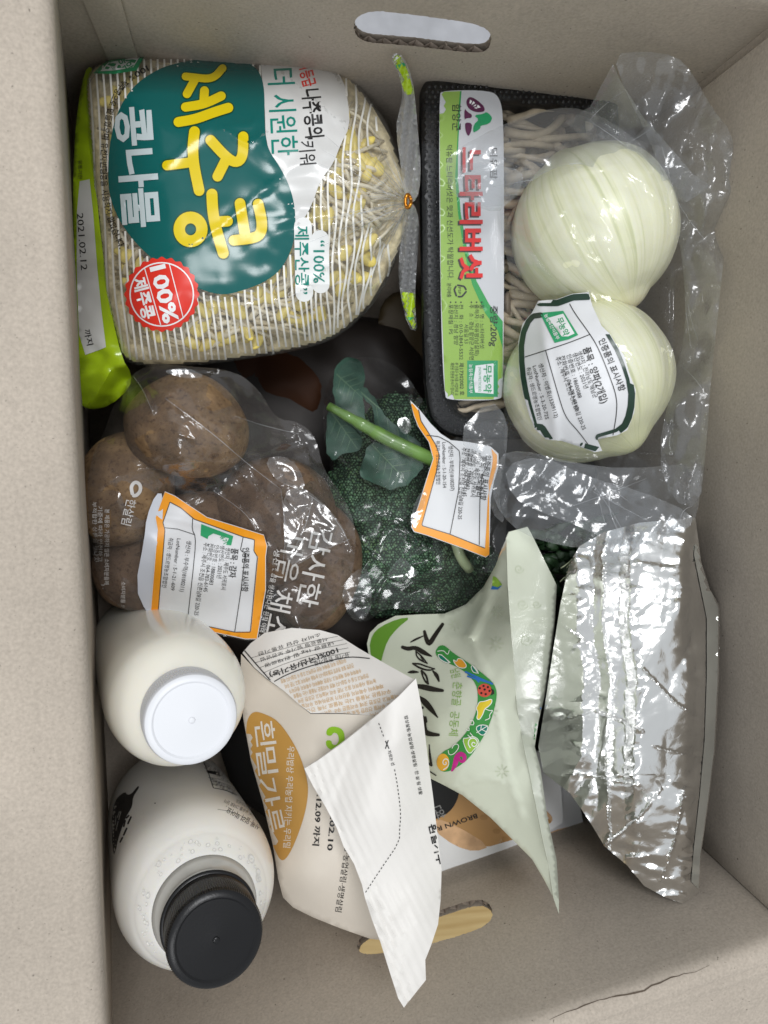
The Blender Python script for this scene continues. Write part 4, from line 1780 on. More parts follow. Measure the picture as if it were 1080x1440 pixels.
# ================================================================== THE POTATOES AND THEIR BAG
def potato_mat(name, c0, c1, c2):
    m, N, L, b = newmat(name)
    b.inputs['Roughness'].default_value = .75
    tc = N.new('ShaderNodeTexCoord')
    n = N.new('ShaderNodeTexNoise')
    n.inputs['Scale'].default_value = 45
    n.inputs['Detail'].default_value = 7
    n.inputs['Roughness'].default_value = .65
    L.new(tc.outputs['Object'], n.inputs['Vector'])
    r = N.new('ShaderNodeValToRGB')
    e = r.color_ramp.elements
    e[0].position, e[0].color = .33, (*c0, 1)
    e[1].position, e[1].color = .68, (*c2, 1)
    x = e.new(.5)
    x.color = (*c1, 1)
    L.new(n.outputs['Fac'], r.inputs[0])
    n2 = N.new('ShaderNodeTexNoise')
    n2.inputs['Scale'].default_value = 420
    n2.inputs['Detail'].default_value = 3
    L.new(tc.outputs['Object'], n2.inputs['Vector'])
    r2 = N.new('ShaderNodeValToRGB')
    r2.color_ramp.elements[0].position = .30
    r2.color_ramp.elements[1].position = .46
    r2.color_ramp.elements[0].color = (.45, .38, .32, 1)
    r2.color_ramp.elements[1].color = (1, 1, 1, 1)
    L.new(n2.outputs['Fac'], r2.inputs[0])
    mx = N.new('ShaderNodeMix')
    mx.data_type = 'RGBA'
    mx.blend_type = 'MULTIPLY'
    mx.inputs[0].default_value = 1
    L.new(r.outputs[0], mx.inputs[6])
    L.new(r2.outputs[0], mx.inputs[7])
    L.new(mx.outputs[2], b.inputs['Base Color'])
    bp = N.new('ShaderNodeBump')
    bp.inputs['Strength'].default_value = .5
    bp.inputs['Distance'].default_value = .0010
    L.new(n2.outputs['Fac'], bp.inputs['Height'])
    L.new(bp.outputs[0], b.inputs['Normal'])
    return m


PM1 = potato_mat('earthy potato skin', (.085, .052, .026), (.19, .115, .055), (.34, .22, .105))
PM2 = potato_mat('dull potato skin', (.075, .045, .028), (.15, .093, .055), (.23, .145, .085))
potatoes = []


def potato(px, py, z, ax, ay, deep, rot, seed, mat, label):
    def dsp(V):
        r = 1 + .085 * n3(V, 1.1, seed) + .03 * n3(V, .45, seed + 3)
        for k in range(5):                       # shallow eyes
            rg_ = np.random.RandomState(seed * 10 + k)
            e = rg_.normal(0, 1, 3)
            e[2] = abs(e[2]) * .8
            e /= np.linalg.norm(e)
            ang = np.arccos(np.clip(V @ e, -1, 1))
            r -= .045 * np.exp(-(ang / .10) ** 2)
        return r
    W, Fc = ellipsoid(px, py, z, ax, ay, deep, rot, 56, 36, dsp)
    c = at1(px, py, z)
    o = mesh('potato', W - c, Fc, mat)
    o.location = Vector([float(q) for q in c])
    fixnormals(o)
    tag(o, label, 'potato', 'potatoes in the clear bag')
    potatoes.append(o)
    return o


potato(268, 597, .192, 88, 76, .82, 18, 3, PM1, 'large brown potato uppermost in its bag, below the bean sprouts')
potato(176, 690, .180, 62, 82, .8, 14, 5, PM1, 'sandy potato at the carton wall under the white bag lettering')
potato(388, 730, .178, 86, 92, .85, -10, 8, PM2, 'dull brown potato under the crumpled end of the bag')
potato(285, 770, .172, 82, 78, .8, 0, 9, PM2, 'potato hidden mostly under the orange-framed label')
potato(200, 800, .160, 70, 62, .8, 0, 11, PM2, 'dark potato deep in the bag above the white-capped bottle')
potato(448, 800, .166, 62, 90, .8, 10, 13, PM2, 'dull potato at the right end of its bag beside the broccoli')
# a potato eye plug on the top one
pt = tree_of(potatoes)
eye = Art(Hit(pt[0]), .0002)
eye.disc(268, 605, 14.5, 12.5, plain('potato eye scar', (.20, .115, .05), .8, part='eye', var=.3, vscale=400), 0, rot=20)
for k_, v in eye.lay.items():
    pv = np.vstack(v[1]) - np.array(potatoes[0].location)
    e_ = mesh('eye', pv, v[2], v[0], None)
    e_.parent = potatoes[0]

pb = thing('potato_bag', 'clear printed plastic bag of potatoes with an orange-framed label', 'bag of potatoes', at1(310, 710, .12))
pbz = tps([(150, 600, .160), (240, 512, .200), (340, 520, .192), (440, 615, .175), (500, 740, .185), (480, 850, .185), (400, 905, .190), (280, 885, .180), (160, 850, .165), (123, 690, .160), (300, 700, .165)])
pbp = smooth([(148, 604), (160, 566), (182, 528), (215, 510), (250, 514), (330, 520), (365, 548), (388, 590), (418, 592), (444, 612), (454, 660), (478, 690), (500, 735), (500, 790), (482, 850), (450, 880), (400, 906), (350, 902), (280, 888), (205, 868), (162, 852), (138, 822), (126, 745), (122, 685), (130, 640)], 2)
PFOLDS = ([(395, 690), (402, 740), (398, 800)], [(400, 680), (445, 700), (480, 740), (495, 775)], [(405, 802), (440, 780), (492, 758)], [(300, 690), (345, 720), (360, 745)], [(232, 560), (300, 610), (345, 650), (395, 688)],
          [(330, 585), (375, 600), (420, 610)], [(180, 520), (200, 545), (215, 580)], [(440, 700), (430, 740), (415, 770)], [(250, 640), (310, 655), (360, 640), (420, 620)], [(125, 700), (160, 670), (215, 655), (260, 650)],
          [(420, 612), (435, 650), (455, 690)], [(370, 905), (430, 880), (478, 850)], [(170, 560), (190, 530), (240, 516), (330, 524)], [(425, 760), (445, 790), (470, 815)], [(330, 660), (372, 668), (400, 682)])
pb_o, pbS = drape('film', pbp, pt, pbz, DUSKY, pb, 3.6, 5, .0018, 60,
                  lambda P: facet(P, 40, 101, 1.6, .5) * .0030 + facet(P, 16, 102, 1.5, -.3) * .0013 + ridge(P, 90, 105, 2.5, .2) ** 8 * .0012 + foldlines(P, PFOLDS, 2.6, .0017)
                  + 1 / (1 + np.exp(-(P[:, 0] - 385) / 12)) * (facet(P, 58, 103, 1.5, -.5) * .0085 + facet(P, 16, 104, 1.5, .4) * .0013))
GREYINK = plain('pale grey bag print', (.60, .58, .56), .4, part='bag_print')
a = Art(pbS, .0010)
for pth in PFOLDS[:8]:
    a.stroke(pth, [.3] + [1.0] * (len(pth) - 2) + [.3], CREASE_GLINT, 0, step=4)
for st, x0, y0, x1, y1, h in [('한살림', 179, 701, 171, 737, 14), ('감사한', 442, 742, 418, 850, 30), ('마음 채소', 402, 752, 372, 893, 30),
                              ('생산', 386, 772, 384, 795, 8), ('생명을 생산한다는 원칙 아래 모든', 384, 798, 362, 905, 8),
                              ('본 제품은 가공하지 않은 소비자분들께', 148, 716, 147, 822, 6.5), ('기준에 따라 안전하고', 138, 712, 138, 790, 6.5), ('부적합한 상품을 보내지', 130, 706, 132, 790, 6), ('LOT', 142, 822, 140, 838, 6), ('소비자분들 의견', 171, 818, 170, 862, 6)]:
    a.text(st, x0, y0, x1, y1, h, GREYINK, 2, .006, 4)
a.stroke([(186, 694), (184, 684), (190, 677), (197, 681), (198, 690), (192, 697), (188, 697)], 5, GREYINK, 0, step=2)
a.build(pb)
# added scraps of film over the potatoes, tilted to mirror the lamp as highlights
for poly_, (cx, cy, cz), sd, tl in (([(398, 690), (424, 684), (446, 700), (468, 722), (484, 744), (488, 760), (455, 772), (430, 784), (405, 800), (399, 750)], (437, 738, .2345), 121, (0.01, 0)),
                                    ([(372, 645), (398, 640), (420, 655), (432, 690), (405, 684), (384, 672)], (402, 664, .2265), 123, (0, .02)),
                                    ([(225, 522), (262, 516), (292, 530), (262, 533)], (258, 526, .2175), 125, (-.05, .03))):
    gf = glint(cx, cy, cz, 'ceiling_lamp', tl)
    slab('film_glint', smooth(poly_, 1), lambda P: gf(P) + facet(P, 22, sd, 1.5, .6) * .0016 + facet(P, 9, sd + 1) * .0005 + foldlines(P, [[(402, 700), (430, 735), (470, 750)], [(440, 705), (428, 740), (412, 775)]], 2.2, .0012), film('glint film', .03, refl=.05, rough=.15, bump=.3, hazecol=(.6, .6, .62)), pb, 4, None, .00012)
# the white back of the sticker showing at its left, and the sticker itself
pz = relaxed(pbS, .0020, [(217, 694), (372, 752), (370, 830), (362, 898), (211, 866), (200, 760)])
backp = [(219, 694), (230, 694), (228, 740), (216, 868), (206, 862), (190, 826), (203, 758), (206, 727)]
slab('label_backing', smooth(backp, 1), lambda P: pz(P) + .0006 + facet(P, 30, 111) * .0012, plain('sticker backing', (.62, .65, .72), .35), pb, 5, None, .0003)
pl = [(232, 691), (246, 697), (270, 713), (291, 727), (330, 739), (371, 752), (376, 768), (374, 783), (374, 830), (362, 899), (345, 899), (280, 885), (211, 867), (213, 840), (218, 780), (221, 745), (218, 728)]
pl_o, plS = slab('label', pl, lambda P: pz(P) + .0012 + facet(P, 40, 113, 1.4, .3) * .0010 - .0012 * np.exp(-((P[:, 1] - 740 - (P[:, 0] - 290) * .25) / 5) ** 2), PAPER, pb, 4, None, .0003)
a = Art(plS, .0003)


def frame(outer_, inner_, mat, layer=0):
    a.poly(outer_, mat, layer, 5, [inner_])


frame([(232, 692), (246, 698), (270, 714), (291, 728), (330, 740), (371, 753), (375, 768), (373, 783), (373, 830), (361, 898), (345, 898), (280, 884), (212, 866), (214, 840), (219, 780), (222, 745), (219, 728)],
      [(239, 706), (254, 714), (273, 730), (342, 755), (358, 759), (357, 775), (363, 783), (353, 888), (330, 889), (222, 866), (232, 745), (229, 735)], ORANGE)
a.stroke([(239, 706), (254, 714), (273, 730), (342, 755), (358, 759), (357, 775), (362, 783), (352, 889), (330, 889), (222, 866), (232, 745), (229, 735)], 1.1, LN, 1, closed=True, sm=0)
a.stroke([(271, 729), (270, 745), (275, 754), (274, 780), (263, 878)], 1.1, LN, 1, sm=1)
a.stroke([(342, 755), (338, 774), (345, 778), (339, 830), (330, 889)], 1.1, LN, 1, sm=0)
a.stroke([(231, 742), (250, 744), (274, 752)], .9, LN, 1, sm=0)
a.poly([(283, 737), (328, 754), (325, 767), (318, 766), (322, 757), (300, 750), (293, 754), (292, 758), (282, 753)], SEALG, 1, 4)
a.text('유기', 309, 754, 315, 765, 7, SEALG, 2, .02)
a.text('인증품의 표시사항', 342, 770, 340, 832, 9.5, INK, 2, .012)
a.text('품목 : 감자', 326, 771, 322, 812, 10, INK, 2, .015)
a.text('생산지 : 제주도 서귀포시', 318, 770, 311, 829, 7, INK, 2)
a.text('생산연도 : 2021년', 310, 767, 305, 813, 7, INK, 2)
a.text('인증번호 : 18800083', 302, 766, 294, 822, 7, INK, 2)
a.text('전화번호 : 064-783-6145', 294, 764, 286, 832, 7, INK, 2)
a.text('주소 : 제주시 조천읍 신촌남8길 220-25', 287, 763, 273, 865, 7, INK, 2)
a.text('생산자 : 부수혁(18100211)', 263, 760, 253, 832, 7, INK, 2)
a.text('LotNumber : S-1-21-609', 249, 757, 240, 830, 6.5, INK, 2)
a.text('취급자 : 생드르영농조합법인', 238, 756, 228, 826, 6.5, INK, 2)
a.build(pb)

# ================================================================== THE BROCCOLI AND ITS BAG
def broc_mat():
    m, N, L, b = newmat('broccoli buds')
    b.inputs['Roughness'].default_value = .55
    tc = N.new('ShaderNodeTexCoord')
    n = N.new('ShaderNodeTexNoise')
    n.inputs['Scale'].default_value = 30
    n.inputs['Detail'].default_value = 3
    L.new(tc.outputs['Object'], n.inputs['Vector'])
    r = N.new('ShaderNodeValToRGB')
    r.color_ramp.elements[0].position = .38
    r.color_ramp.elements[1].position = .75
    r.color_ramp.elements[0].color = (.038, .105, .060, 1)
    r.color_ramp.elements[1].color = (.11, .20, .065, 1)
    L.new(n.outputs['Fac'], r.inputs[0])
    L.new(r.outputs[0], b.inputs['Base Color'])
    return m


BUD = broc_mat()
br = thing('broccoli', 'dark green head of broccoli with blue-green leaves in a clear bag', 'broccoli', at1(570, 740, .12))
lobes = [(535, 700, .146, 76, 66), (606, 712, .150, 70, 62), (522, 776, .146, 58, 66), (585, 770, .152, 82, 62), (600, 822, .144, 74, 42), (655, 800, .142, 50, 46), (565, 596, .140, 52, 44), (520, 640, .138, 50, 46), (540, 838, .136, 44, 28)]
rg = np.random.RandomState(21)
core = Pile()
buds = Pile()
ico = [(0, 0, 1), (.894, 0, .447), (.276, .851, .447), (-.724, .526, .447), (-.724, -.526, .447), (.276, -.851, .447)]
icf = [(0, 1, 2), (0, 2, 3), (0, 3, 4), (0, 4, 5), (0, 5, 1)]
lob_tree = []
for k, (x, y, z, ax, ay) in enumerate(lobes):
    W, Fc = ellipsoid(x, y, z, ax, ay, .62, 0, 60, 36, lambda V: 1 + .10 * n3(V, .42, k + 40) + .06 * n3(V, .2, k + 60))
    core.add(W, Fc)
    lob_tree.append(BVHTree.FromPolygons([Vector(v) for v in W], Fc))
gyy = np.arange(545, 868, 3.5)
bp_ = []
for i, y in enumerate(gyy):
    for x in np.arange(455, 712, 3.9):
        bp_.append((x + 1.95 * (i % 2), y))
bp_ = np.array(bp_) + rg.normal(0, .55, (len(bp_), 2))
Dd = dirs(bp_)
for q, D in zip(bp_, Dd):
    best = None
    for t in lob_tree:
        h = t.ray_cast(cv, Vector(D))
        if h[0] is not None and (best is None or h[3] < best[3]):
            best = h
    if best is None:
        continue
    nrm = np.array(best[1])
    if nrm @ D > 0:
        nrm = -nrm
    if -(nrm @ D) < .12:
        continue
    c = np.array(best[0])
    u = np.cross(nrm, e1)
    u /= np.linalg.norm(u)
    v = np.cross(nrm, u)
    r_ = rg.uniform(.00055, .0011)
    c = c + nrm * rg.normal(.0001, .00035)
    ph = rg.uniform(0, 6.28)
    W = []
    for (a_, b_, c_) in ico:
        a2, b2 = a_ * math.cos(ph) - b_ * math.sin(ph), a_ * math.sin(ph) + b_ * math.cos(ph)
        W.append(c + r_ * (u * a2 + v * b2 + nrm * (c_ * 1.2 - .1)))
    buds.add(np.array(W), icf, rg.randint(3))
core.build('floret', [plain('broccoli core with gap shade', (.010, .026, .012), .9)], br)  # core darkened to paint the shade in the gaps between buds
tag(buds.build('floret_buds', [BUD, plain('pale buds', (.10, .20, .105), .5, var=.3, vscale=40), plain('deep buds', (.030, .078, .042), .55, var=.3, vscale=40)], br), kind='stuff')
LEAF = plain('broccoli leaf', (.042, .095, .068), .5, var=.3, vscale=90, bump=.35, bscale=260)
STALK = plain('broccoli stalk', (.14, .265, .06), .35, var=.15, vscale=90, sss=.05)


def leaf(poly, ctrl, seed, amp=.0016):
    q_ = dens(smooth(poly, 2), 4)
    q_ = q_ + np.stack([snoise(q_, 9, seed), snoise(q_, 9, seed + 1)], 1) * 2.6
    o, S = slab('leaf', q_, tps(ctrl), LEAF, br, 5, lambda P: facet(P, 22, seed) * amp * 1.8 + facet(P, 9, seed + 4) * .0004 + ridge(P, 22, seed + 2, 2.0, seed) ** 5 * .0007, .0006)
    A = Art(S, .0002)
    q = np.asarray(poly, float)
    a0, a1 = q[0], q[len(q) // 2]
    A.stroke([a0, (a0 + a1) / 2 + 3, a1], [2.2, 1.6, .6], VEIN, 0, step=4)
    for t_ in (.25, .4, .55, .7):
        b_ = a0 + (a1 - a0) * t_ + 1.5
        nn = np.array([-(a1 - a0)[1], (a1 - a0)[0]]) / np.linalg.norm(a1 - a0)
        for sg in (-1, 1):
            A.stroke([b_, b_ + (a1 - a0) * .10 + nn * sg * 11, b_ + (a1 - a0) * .16 + nn * sg * 19], [1.1, .8, .3], VEIN, 0, step=4)
    A.build(br)
    return S


VEIN = plain('leaf vein', (.11, .19, .12), .5, part='leaf_vein')
leaf([(467, 520), (485, 502), (505, 505), (516, 525), (510, 560), (515, 600), (500, 620), (478, 615), (470, 570)], [(467, 520, .160), (505, 505, .150), (515, 600, .170), (478, 615, .168), (485, 560, .172)], 131)
leaf([(460, 572), (480, 590), (510, 612), (505, 635), (480, 640), (462, 652), (456, 610)], [(460, 572, .172), (510, 612, .174), (462, 652, .158), (500, 635, .166)], 133)
leaf([(503, 548), (515, 545), (530, 562), (545, 590), (575, 610), (600, 630), (570, 640), (540, 620), (525, 600), (528, 580), (515, 560)], [(503, 548, .170), (545, 590, .176), (600, 630, .180), (530, 610, .172), (520, 556, .172)], 135)
leaf([(520, 622), (545, 625), (580, 645), (600, 650), (575, 680), (550, 692), (525, 680), (505, 670), (510, 645)], [(520, 622, .176), (600, 650, .182), (550, 692, .178), (505, 670, .170), (545, 655, .182)], 137)
V, Fc = tube(smooth(np.array([at1(462, 571, .176), at1(500, 592, .182), at1(550, 620, .187), at1(612, 648, .186)]), 3, False), np.linspace(.0024, .0040, 25)[:0] if False else np.array([.0026] * 2 + [.0031] * 3 + [.0037] * 4 + [.0042] * 100)[:len(smooth(np.zeros((4, 3)), 3, False))], 10)
mesh('leaf_stalk', V, Fc, STALK, br)
V, Fc = tube(smooth(np.array([at1(632, 735, .176), at1(640, 760, .182), at1(648, 785, .181), at1(660, 800, .172)]), 3, False), .0032, 10)
mesh('leaf_stalk', V, Fc, plain('pale broccoli stalk', (.48, .56, .34), .4, sss=.1), br)

bb = thing('broccoli_bag', 'clear bag of broccoli carrying a curled orange-framed label', 'bag of broccoli', at1(580, 720, .11))
bbz = tps([(455, 560, .150), (520, 500, .140), (600, 560, .165), (700, 640, .190), (712, 740, .185), (650, 852, .170), (540, 850, .165), (490, 870, .180), (480, 800, .160), (460, 660, .150), (580, 700, .15)])
bbp = smooth([(452, 566), (468, 522), (500, 500), (545, 505), (580, 535), (620, 610), (690, 625), (712, 680), (714, 740), (702, 800), (665, 850), (600, 864), (545, 852), (515, 876), (492, 872), (478, 840), (486, 800), (500, 750), (484, 700), (460, 655)], 2)
bsrc = lob_tree + tree_of([c for c in br.children if c.name.startswith('leaf')])
bb_o, bbS = drape('film', bbp, bsrc, bbz, film('broccoli bag film', .022, refl=.045), bb, 4.0, 5, .0016, 50,
                  lambda P: facet(P, 42, 141, 1.8, 1.0) * .0034 + facet(P, 16, 142, 1.5, 1.0) * .0012 + ridge(P, 80, 145, 2.5, 1.1) ** 8 * .0012 + foldlines(P, [[(478, 840), (520, 790), (548, 730), (560, 690)], [(500, 750), (540, 800), (600, 790)], [(525, 720), (570, 740), (600, 770)], [(515, 876), (530, 830), (560, 800), (600, 760)], [(470, 640), (500, 670), (530, 690)], [(640, 840), (660, 800), (690, 770)]], 2.6, .0018))
for poly_, (cx, cy, cz), sd, lm in (([(540, 812), (556, 790), (566, 782), (582, 800), (592, 806), (566, 818)], (566, 800, .196), 161, 'ceiling_lamp'), ([(578, 720), (592, 690), (602, 688), (596, 715), (586, 742), (578, 745)], (590, 715, .200), 163, 'ceiling_lamp'),
                                    ([(478, 830), (500, 800), (520, 800), (524, 850), (512, 874), (492, 870)], (503, 840, .192), 165, 'ceiling_lamp.001'), ([(556, 590), (575, 585), (580, 606), (566, 612)], (568, 598, .190), 167, 'ceiling_lamp')):
    gf = glint(cx, cy, cz, lm)  # added film patches, tilted toward a lamp so they shine as highlights
    slab('film_glint', smooth(poly_, 1), lambda P: gf(P) + facet(P, 16, sd, 1.6, .9) * .0014 + facet(P, 7, sd + 1) * .0004, film('slack broccoli film', .006, refl=.05, rough=.15, bump=.3, hazecol=(.6, .62, .62)), bb, 4, None, .00012)
lbp = [(577, 563), (590, 576), (606, 596), (620, 610), (634, 619), (655, 621), (672, 624), (690, 628), (701, 638), (701, 656), (695, 676), (690, 700), (688, 780), (683, 784), (650, 771), (600, 753), (582, 748), (578, 741), (590, 705), (604, 660), (609, 645), (603, 622), (588, 600), (582, 585)]
lbz = tps([(577, 563, .196), (606, 596, .190), (634, 619, .187), (692, 630, .192), (688, 700, .196), (685, 784, .206), (640, 767, .204), (580, 745, .200), (600, 670, .194), (650, 690, .196), (604, 632, .189)])
bl_o, blS = slab('label', lbp, lambda P: lbz(P) + snoise(P, 40, 151) * .0012, PAPER, bb, 4, None, .0003)
a = Art(blS, .0003)
a.poly([(577, 564), (583, 571), (590, 580), (592, 592), (601, 606), (613, 626), (618, 640), (614, 662), (602, 706), (593, 739), (632, 751), (682, 771), (684, 740), (686, 700), (688, 690), (688, 780), (683, 783), (650, 770), (600, 752), (583, 747), (579, 740), (591, 705), (605, 660), (610, 645), (604, 622), (589, 600), (583, 585)], ORANGE, 0, 4)
a.poly([(691, 631), (699, 640), (699, 655), (693, 675), (688, 692), (687, 678), (692, 656), (693, 643)], ORANGE, 0, 4)
a.stroke([(588, 573), (592, 592), (601, 606), (613, 626), (618, 640), (614, 662), (602, 706), (593, 739), (632, 751), (682, 771)], 1.1, LN, 1, sm=0)
a.stroke([(600, 612), (617, 614), (632, 622), (646, 634), (647, 645), (645, 690), (633, 751)], 1.1, LN, 1, sm=0)
a.stroke([(689, 650), (678, 668), (675, 700), (674, 766)], 1.1, LN, 1, sm=0)
a.text('인증품의 표시사항', 684, 640, 676, 703, 8, INK, 2, .012)
a.text('품목 : 브로콜리', 677, 641, 669, 698, 8.5, INK, 2, .012)
a.text('생산지 : 제주도 서귀포시', 671, 636, 662, 698, 6.5, INK, 2)
a.text('생산연도 : 2021년', 665, 633, 659, 680, 6.5, INK, 2)
a.text('인증번호 : 18800083', 660, 631, 655, 688, 6.5, INK, 2)
a.text('전화번호 : 064-783-6145', 655, 630, 651, 698, 6.5, INK, 2)
a.text('주소 : 제주시 조천읍 신촌남8길 220-25', 650, 629, 644, 730, 6.5, INK, 2)
a.text('생산자 : 부희선(18100207)', 631, 627, 634, 690, 6.5, INK, 2)
a.text('LotNumber : S-1-20-154', 622, 622, 623, 686, 6, INK, 2)
a.text('취급자 : 생드르영농조합법인', 613, 620, 614, 681, 6, INK, 2)
a.build(bb)

# ================================================================== THE TWO BOTTLES
def camaxis(x, y, z):
    v = RM @ np.array([x, y, z], float)
    return v / np.linalg.norm(v)


def atD(px, py, D):
    """point at a distance D along the optical axis"""
    return CAM + RM @ (np.array([(px - 540) / F, -(py - 720) / F, -1.0]) * D)


MILK = plain('milk filled plastic', (.88, .855, .76), .22, spec=.5, sss=.25, coat=.15)
MILK2 = plain('milk filled bottle', (.90, .885, .84), .24, spec=.5, sss=.25, coat=.15)
NECKM = plain('clear milky neck', (.46, .45, .42), .10, spec=.7, coat=.5)
WCAP = plain('white ribbed cap', (.72, .73, .76), .42, bump=.05, bscale=900)
BCAP = plain('black ribbed cap', (.006, .006, .007), .32, spec=.35, bump=.12, bscale=1400)

bt1 = thing('milk_bottle', 'round milky white plastic bottle with a white screw cap', 'bottle', at1(225, 960, .05), 'milk bottles along the left wall')
ax1 = camaxis(.40, -.02, .91)
T1 = atD(270, 1013, .334)
capprof = lambda r, h: [(0, .0005), (.0002, r * .1), (.0007, r * .74), (.0008, r * .80), (0.0, r * .845), (.0002, r * .92), (.0012, r * .98), (.0030, r), (.0031, r), (h - .004, r), (h - .0038, r * .985), (h - .003, r * 1.0), (h, r * 1.0), (h + .0005, r * .9)]
V, Fc = revolve(capprof(.0208, .017), T1, ax1, 220, (.0020, .0131, .00035))
fixnormals(mesh('cap', V, Fc, WCAP, bt1, True, 35))
V, Fc = revolve([(-.0004, .0004), (-.0003, .0012), (.0004, .0018)], T1, ax1, 16)
fixnormals(mesh('moulding_dot', V, Fc, WCAP, bt1, True))
bprof = [(.015, .0170), (.0175, .0185), (.0195, .0205), (.023, .0245), (.028, .0290), (.035, .0328), (.044, .0344), (.054, .0353), (.066, .0356), (.110, .0356), (.185, .0355), (.192, .0345), (.195, .030)]
V, Fc = revolve(smooth(np.array(bprof), 2, False), T1, ax1, 96)
o = fixnormals(mesh('body', V, Fc, MILK, bt1, True))
b1S = Hit(tree_of([o])[0])

bt2 = thing('milk_bottle', 'larger white bottle with a black ribbed cap and a black brush print', 'bottle', at1(235, 1180, .05), 'milk bottles along the left wall')
ax2 = camaxis(.365, .085, .925)
T2 = atD(304, 1322, .330)
V, Fc = revolve(capprof(.0213, .020), T2, ax2, 240, (.0020, .0155, .00040))
fixnormals(mesh('cap', V, Fc, BCAP, bt2, True, 35))
V, Fc = revolve([(-.0004, .0004), (-.0003, .0012), (.0004, .0018)], T2, ax2, 16)
fixnormals(mesh('moulding_dot', V, Fc, BCAP, bt2, True))
V, Fc = revolve([(.0202, .0205), (.0204, .0222), (.0212, .0226), (.0220, .0222), (.0223, .0200)], T2, ax2, 96)
fixnormals(mesh('tamper_ring', V, Fc, BCAP, bt2, True))
nprof = [(.018, .0185), (.0225, .0205), (.0235, .0222), (.0245, .0222), (.0255, .0208), (.0300, .0220), (.0345, .0255)]
V, Fc = revolve(smooth(np.array(nprof), 2, False), T2, ax2, 96)
fixnormals(mesh('neck', V, Fc, NECKM, bt2, True))
bprof = [(.0335, .0245), (.0350, .0262), (.0385, .0288), (.0415, .0309), (.0432, .0320), (.0445, .0327), (.0480, .0352), (.0540, .0382), (.0620, .0408), (.0720, .0420), (.0850, .0424), (.200, .0424), (.208, .0395), (.212, .034)]
V, Fc = revolve(smooth(np.array(bprof), 2, False), T2, ax2, 120)
o = fixnormals(mesh('body', V, Fc, MILK2, bt2, True))
b2S = Hit(tree_of([o])[0])
a = Art(b2S, .0002)
a.poly(smooth([(194, 1105), (196, 1107), (192, 1113), (187, 1121), (186, 1133), (182, 1141), (177, 1149), (171, 1165), (166, 1180), (163, 1195), (159.5, 1205), (157, 1170), (157, 1150), (160, 1132), (165, 1121), (176, 1113), (179, 1118), (185, 1116), (190, 1110)], 1), INK, 0, 3)
for p in ([(168, 1141), (165, 1150)], [(170, 1141), (167, 1153)], [(163, 1147), (162, 1160)], [(166, 1155), (163, 1168)]):
    a.stroke(p, .9, MILK2, 1, step=2)
for p in ([(184, 1149), (180, 1158)], [(181, 1147), (178, 1150)], [(178, 1165), (174, 1174)], [(172, 1178), (169, 1184)], [(176, 1154), (174, 1162)]):
    a.stroke(p, 2.4, INK, 0, step=1.5)
a.disc(218, 1129.5, 1.1, .8, INK, 0)
a.stroke([(286, 1071), (293, 1086), (300, 1108)], 1.2, INK, 0, step=3)
a.stroke([(300, 1108), (318, 1111), (338, 1120), (352, 1129)], 1.0, INK, 0, step=3)
for k in range(3):
    a.stroke([(297 - k * 2, 1103 - k * 5), (315, 1105 - k * 4), (336, 1114 - k * 3)], .5, LN, 0, step=3)
a.stroke([(306, 1138), (325, 1141), (345, 1150), (364, 1164)], .5, LN, 0, step=3)
a.poly([(290, 1083), (304, 1085), (317, 1089), (320, 1094), (306, 1090), (292, 1087)], INK, 0, 3)
for st, p0, p1, h in [('흔들어 드세요 우유', (335, 1104), (289, 1076), 5), ('무항생제 원유 100%', (330, 1096), (288, 1071), 5), ('영양정보 나트륨 85mg', (332, 1110), (298, 1094), 4.5), ('유통기한 별도 표기', (334, 1116), (300, 1099), 4),
                      ('살짝 얼려 먹어요 .', (367, 1160), (318, 1133), 9), ('신선한 우유를 그대로 담아', (363, 1146), (316, 1124), 5), ('냉장 보관하세요', (358, 1137), (333, 1124), 4.5)]:
    a.text(st, *p0, *p1, h, INK, 1)
a.build(bt2)
# bubbles of foam under the shoulder
rg = np.random.RandomState(8)
fo = Pile()
ca = np.cross(ax2, [0, 1, 0])
ca /= np.linalg.norm(ca)
cb = np.cross(ax2, ca)
for k in range(90):
    ph = rg.uniform(0, 2 * math.pi)
    t = rg.uniform(.0355, .0420)
    r = np.interp(t, [.0350, .0385, .0415, .0430], [.0262, .0288, .0309, .0320])
    c = T2 - ax2 * t + (ca * math.cos(ph) + cb * math.sin(ph)) * (r - .0001)
    rr = abs(rg.normal(0, .0007)) + .0003
    n_ = (ca * math.cos(ph) + cb * math.sin(ph)) * .75 + ax2 * .65
    n_ /= np.linalg.norm(n_)
    u_ = np.cross(n_, ax2)
    u_ /= np.linalg.norm(u_)
    v_ = np.cross(n_, u_)
    W, Fq = [], []
    for i in range(12):
        q = 2 * math.pi * i / 12
        d_ = u_ * math.cos(q) + v_ * math.sin(q)
        W += [c + d_ * rr + n_ * .0002, c + d_ * rr * .72 + n_ * .0004, c + d_ * rr * .6 + n_ * .00005]
    for i in range(12):
        j = (i + 1) % 12
        Fq += [(3 * i, 3 * j, 3 * j + 1, 3 * i + 1), (3 * i + 1, 3 * j + 1, 3 * j + 2, 3 * i + 2)]
    fo.add(np.array(W), Fq)
tag(fo.build('foam_bubbles', [plain('milk foam', (.70, .69, .66), .25)], bt2), kind='stuff')

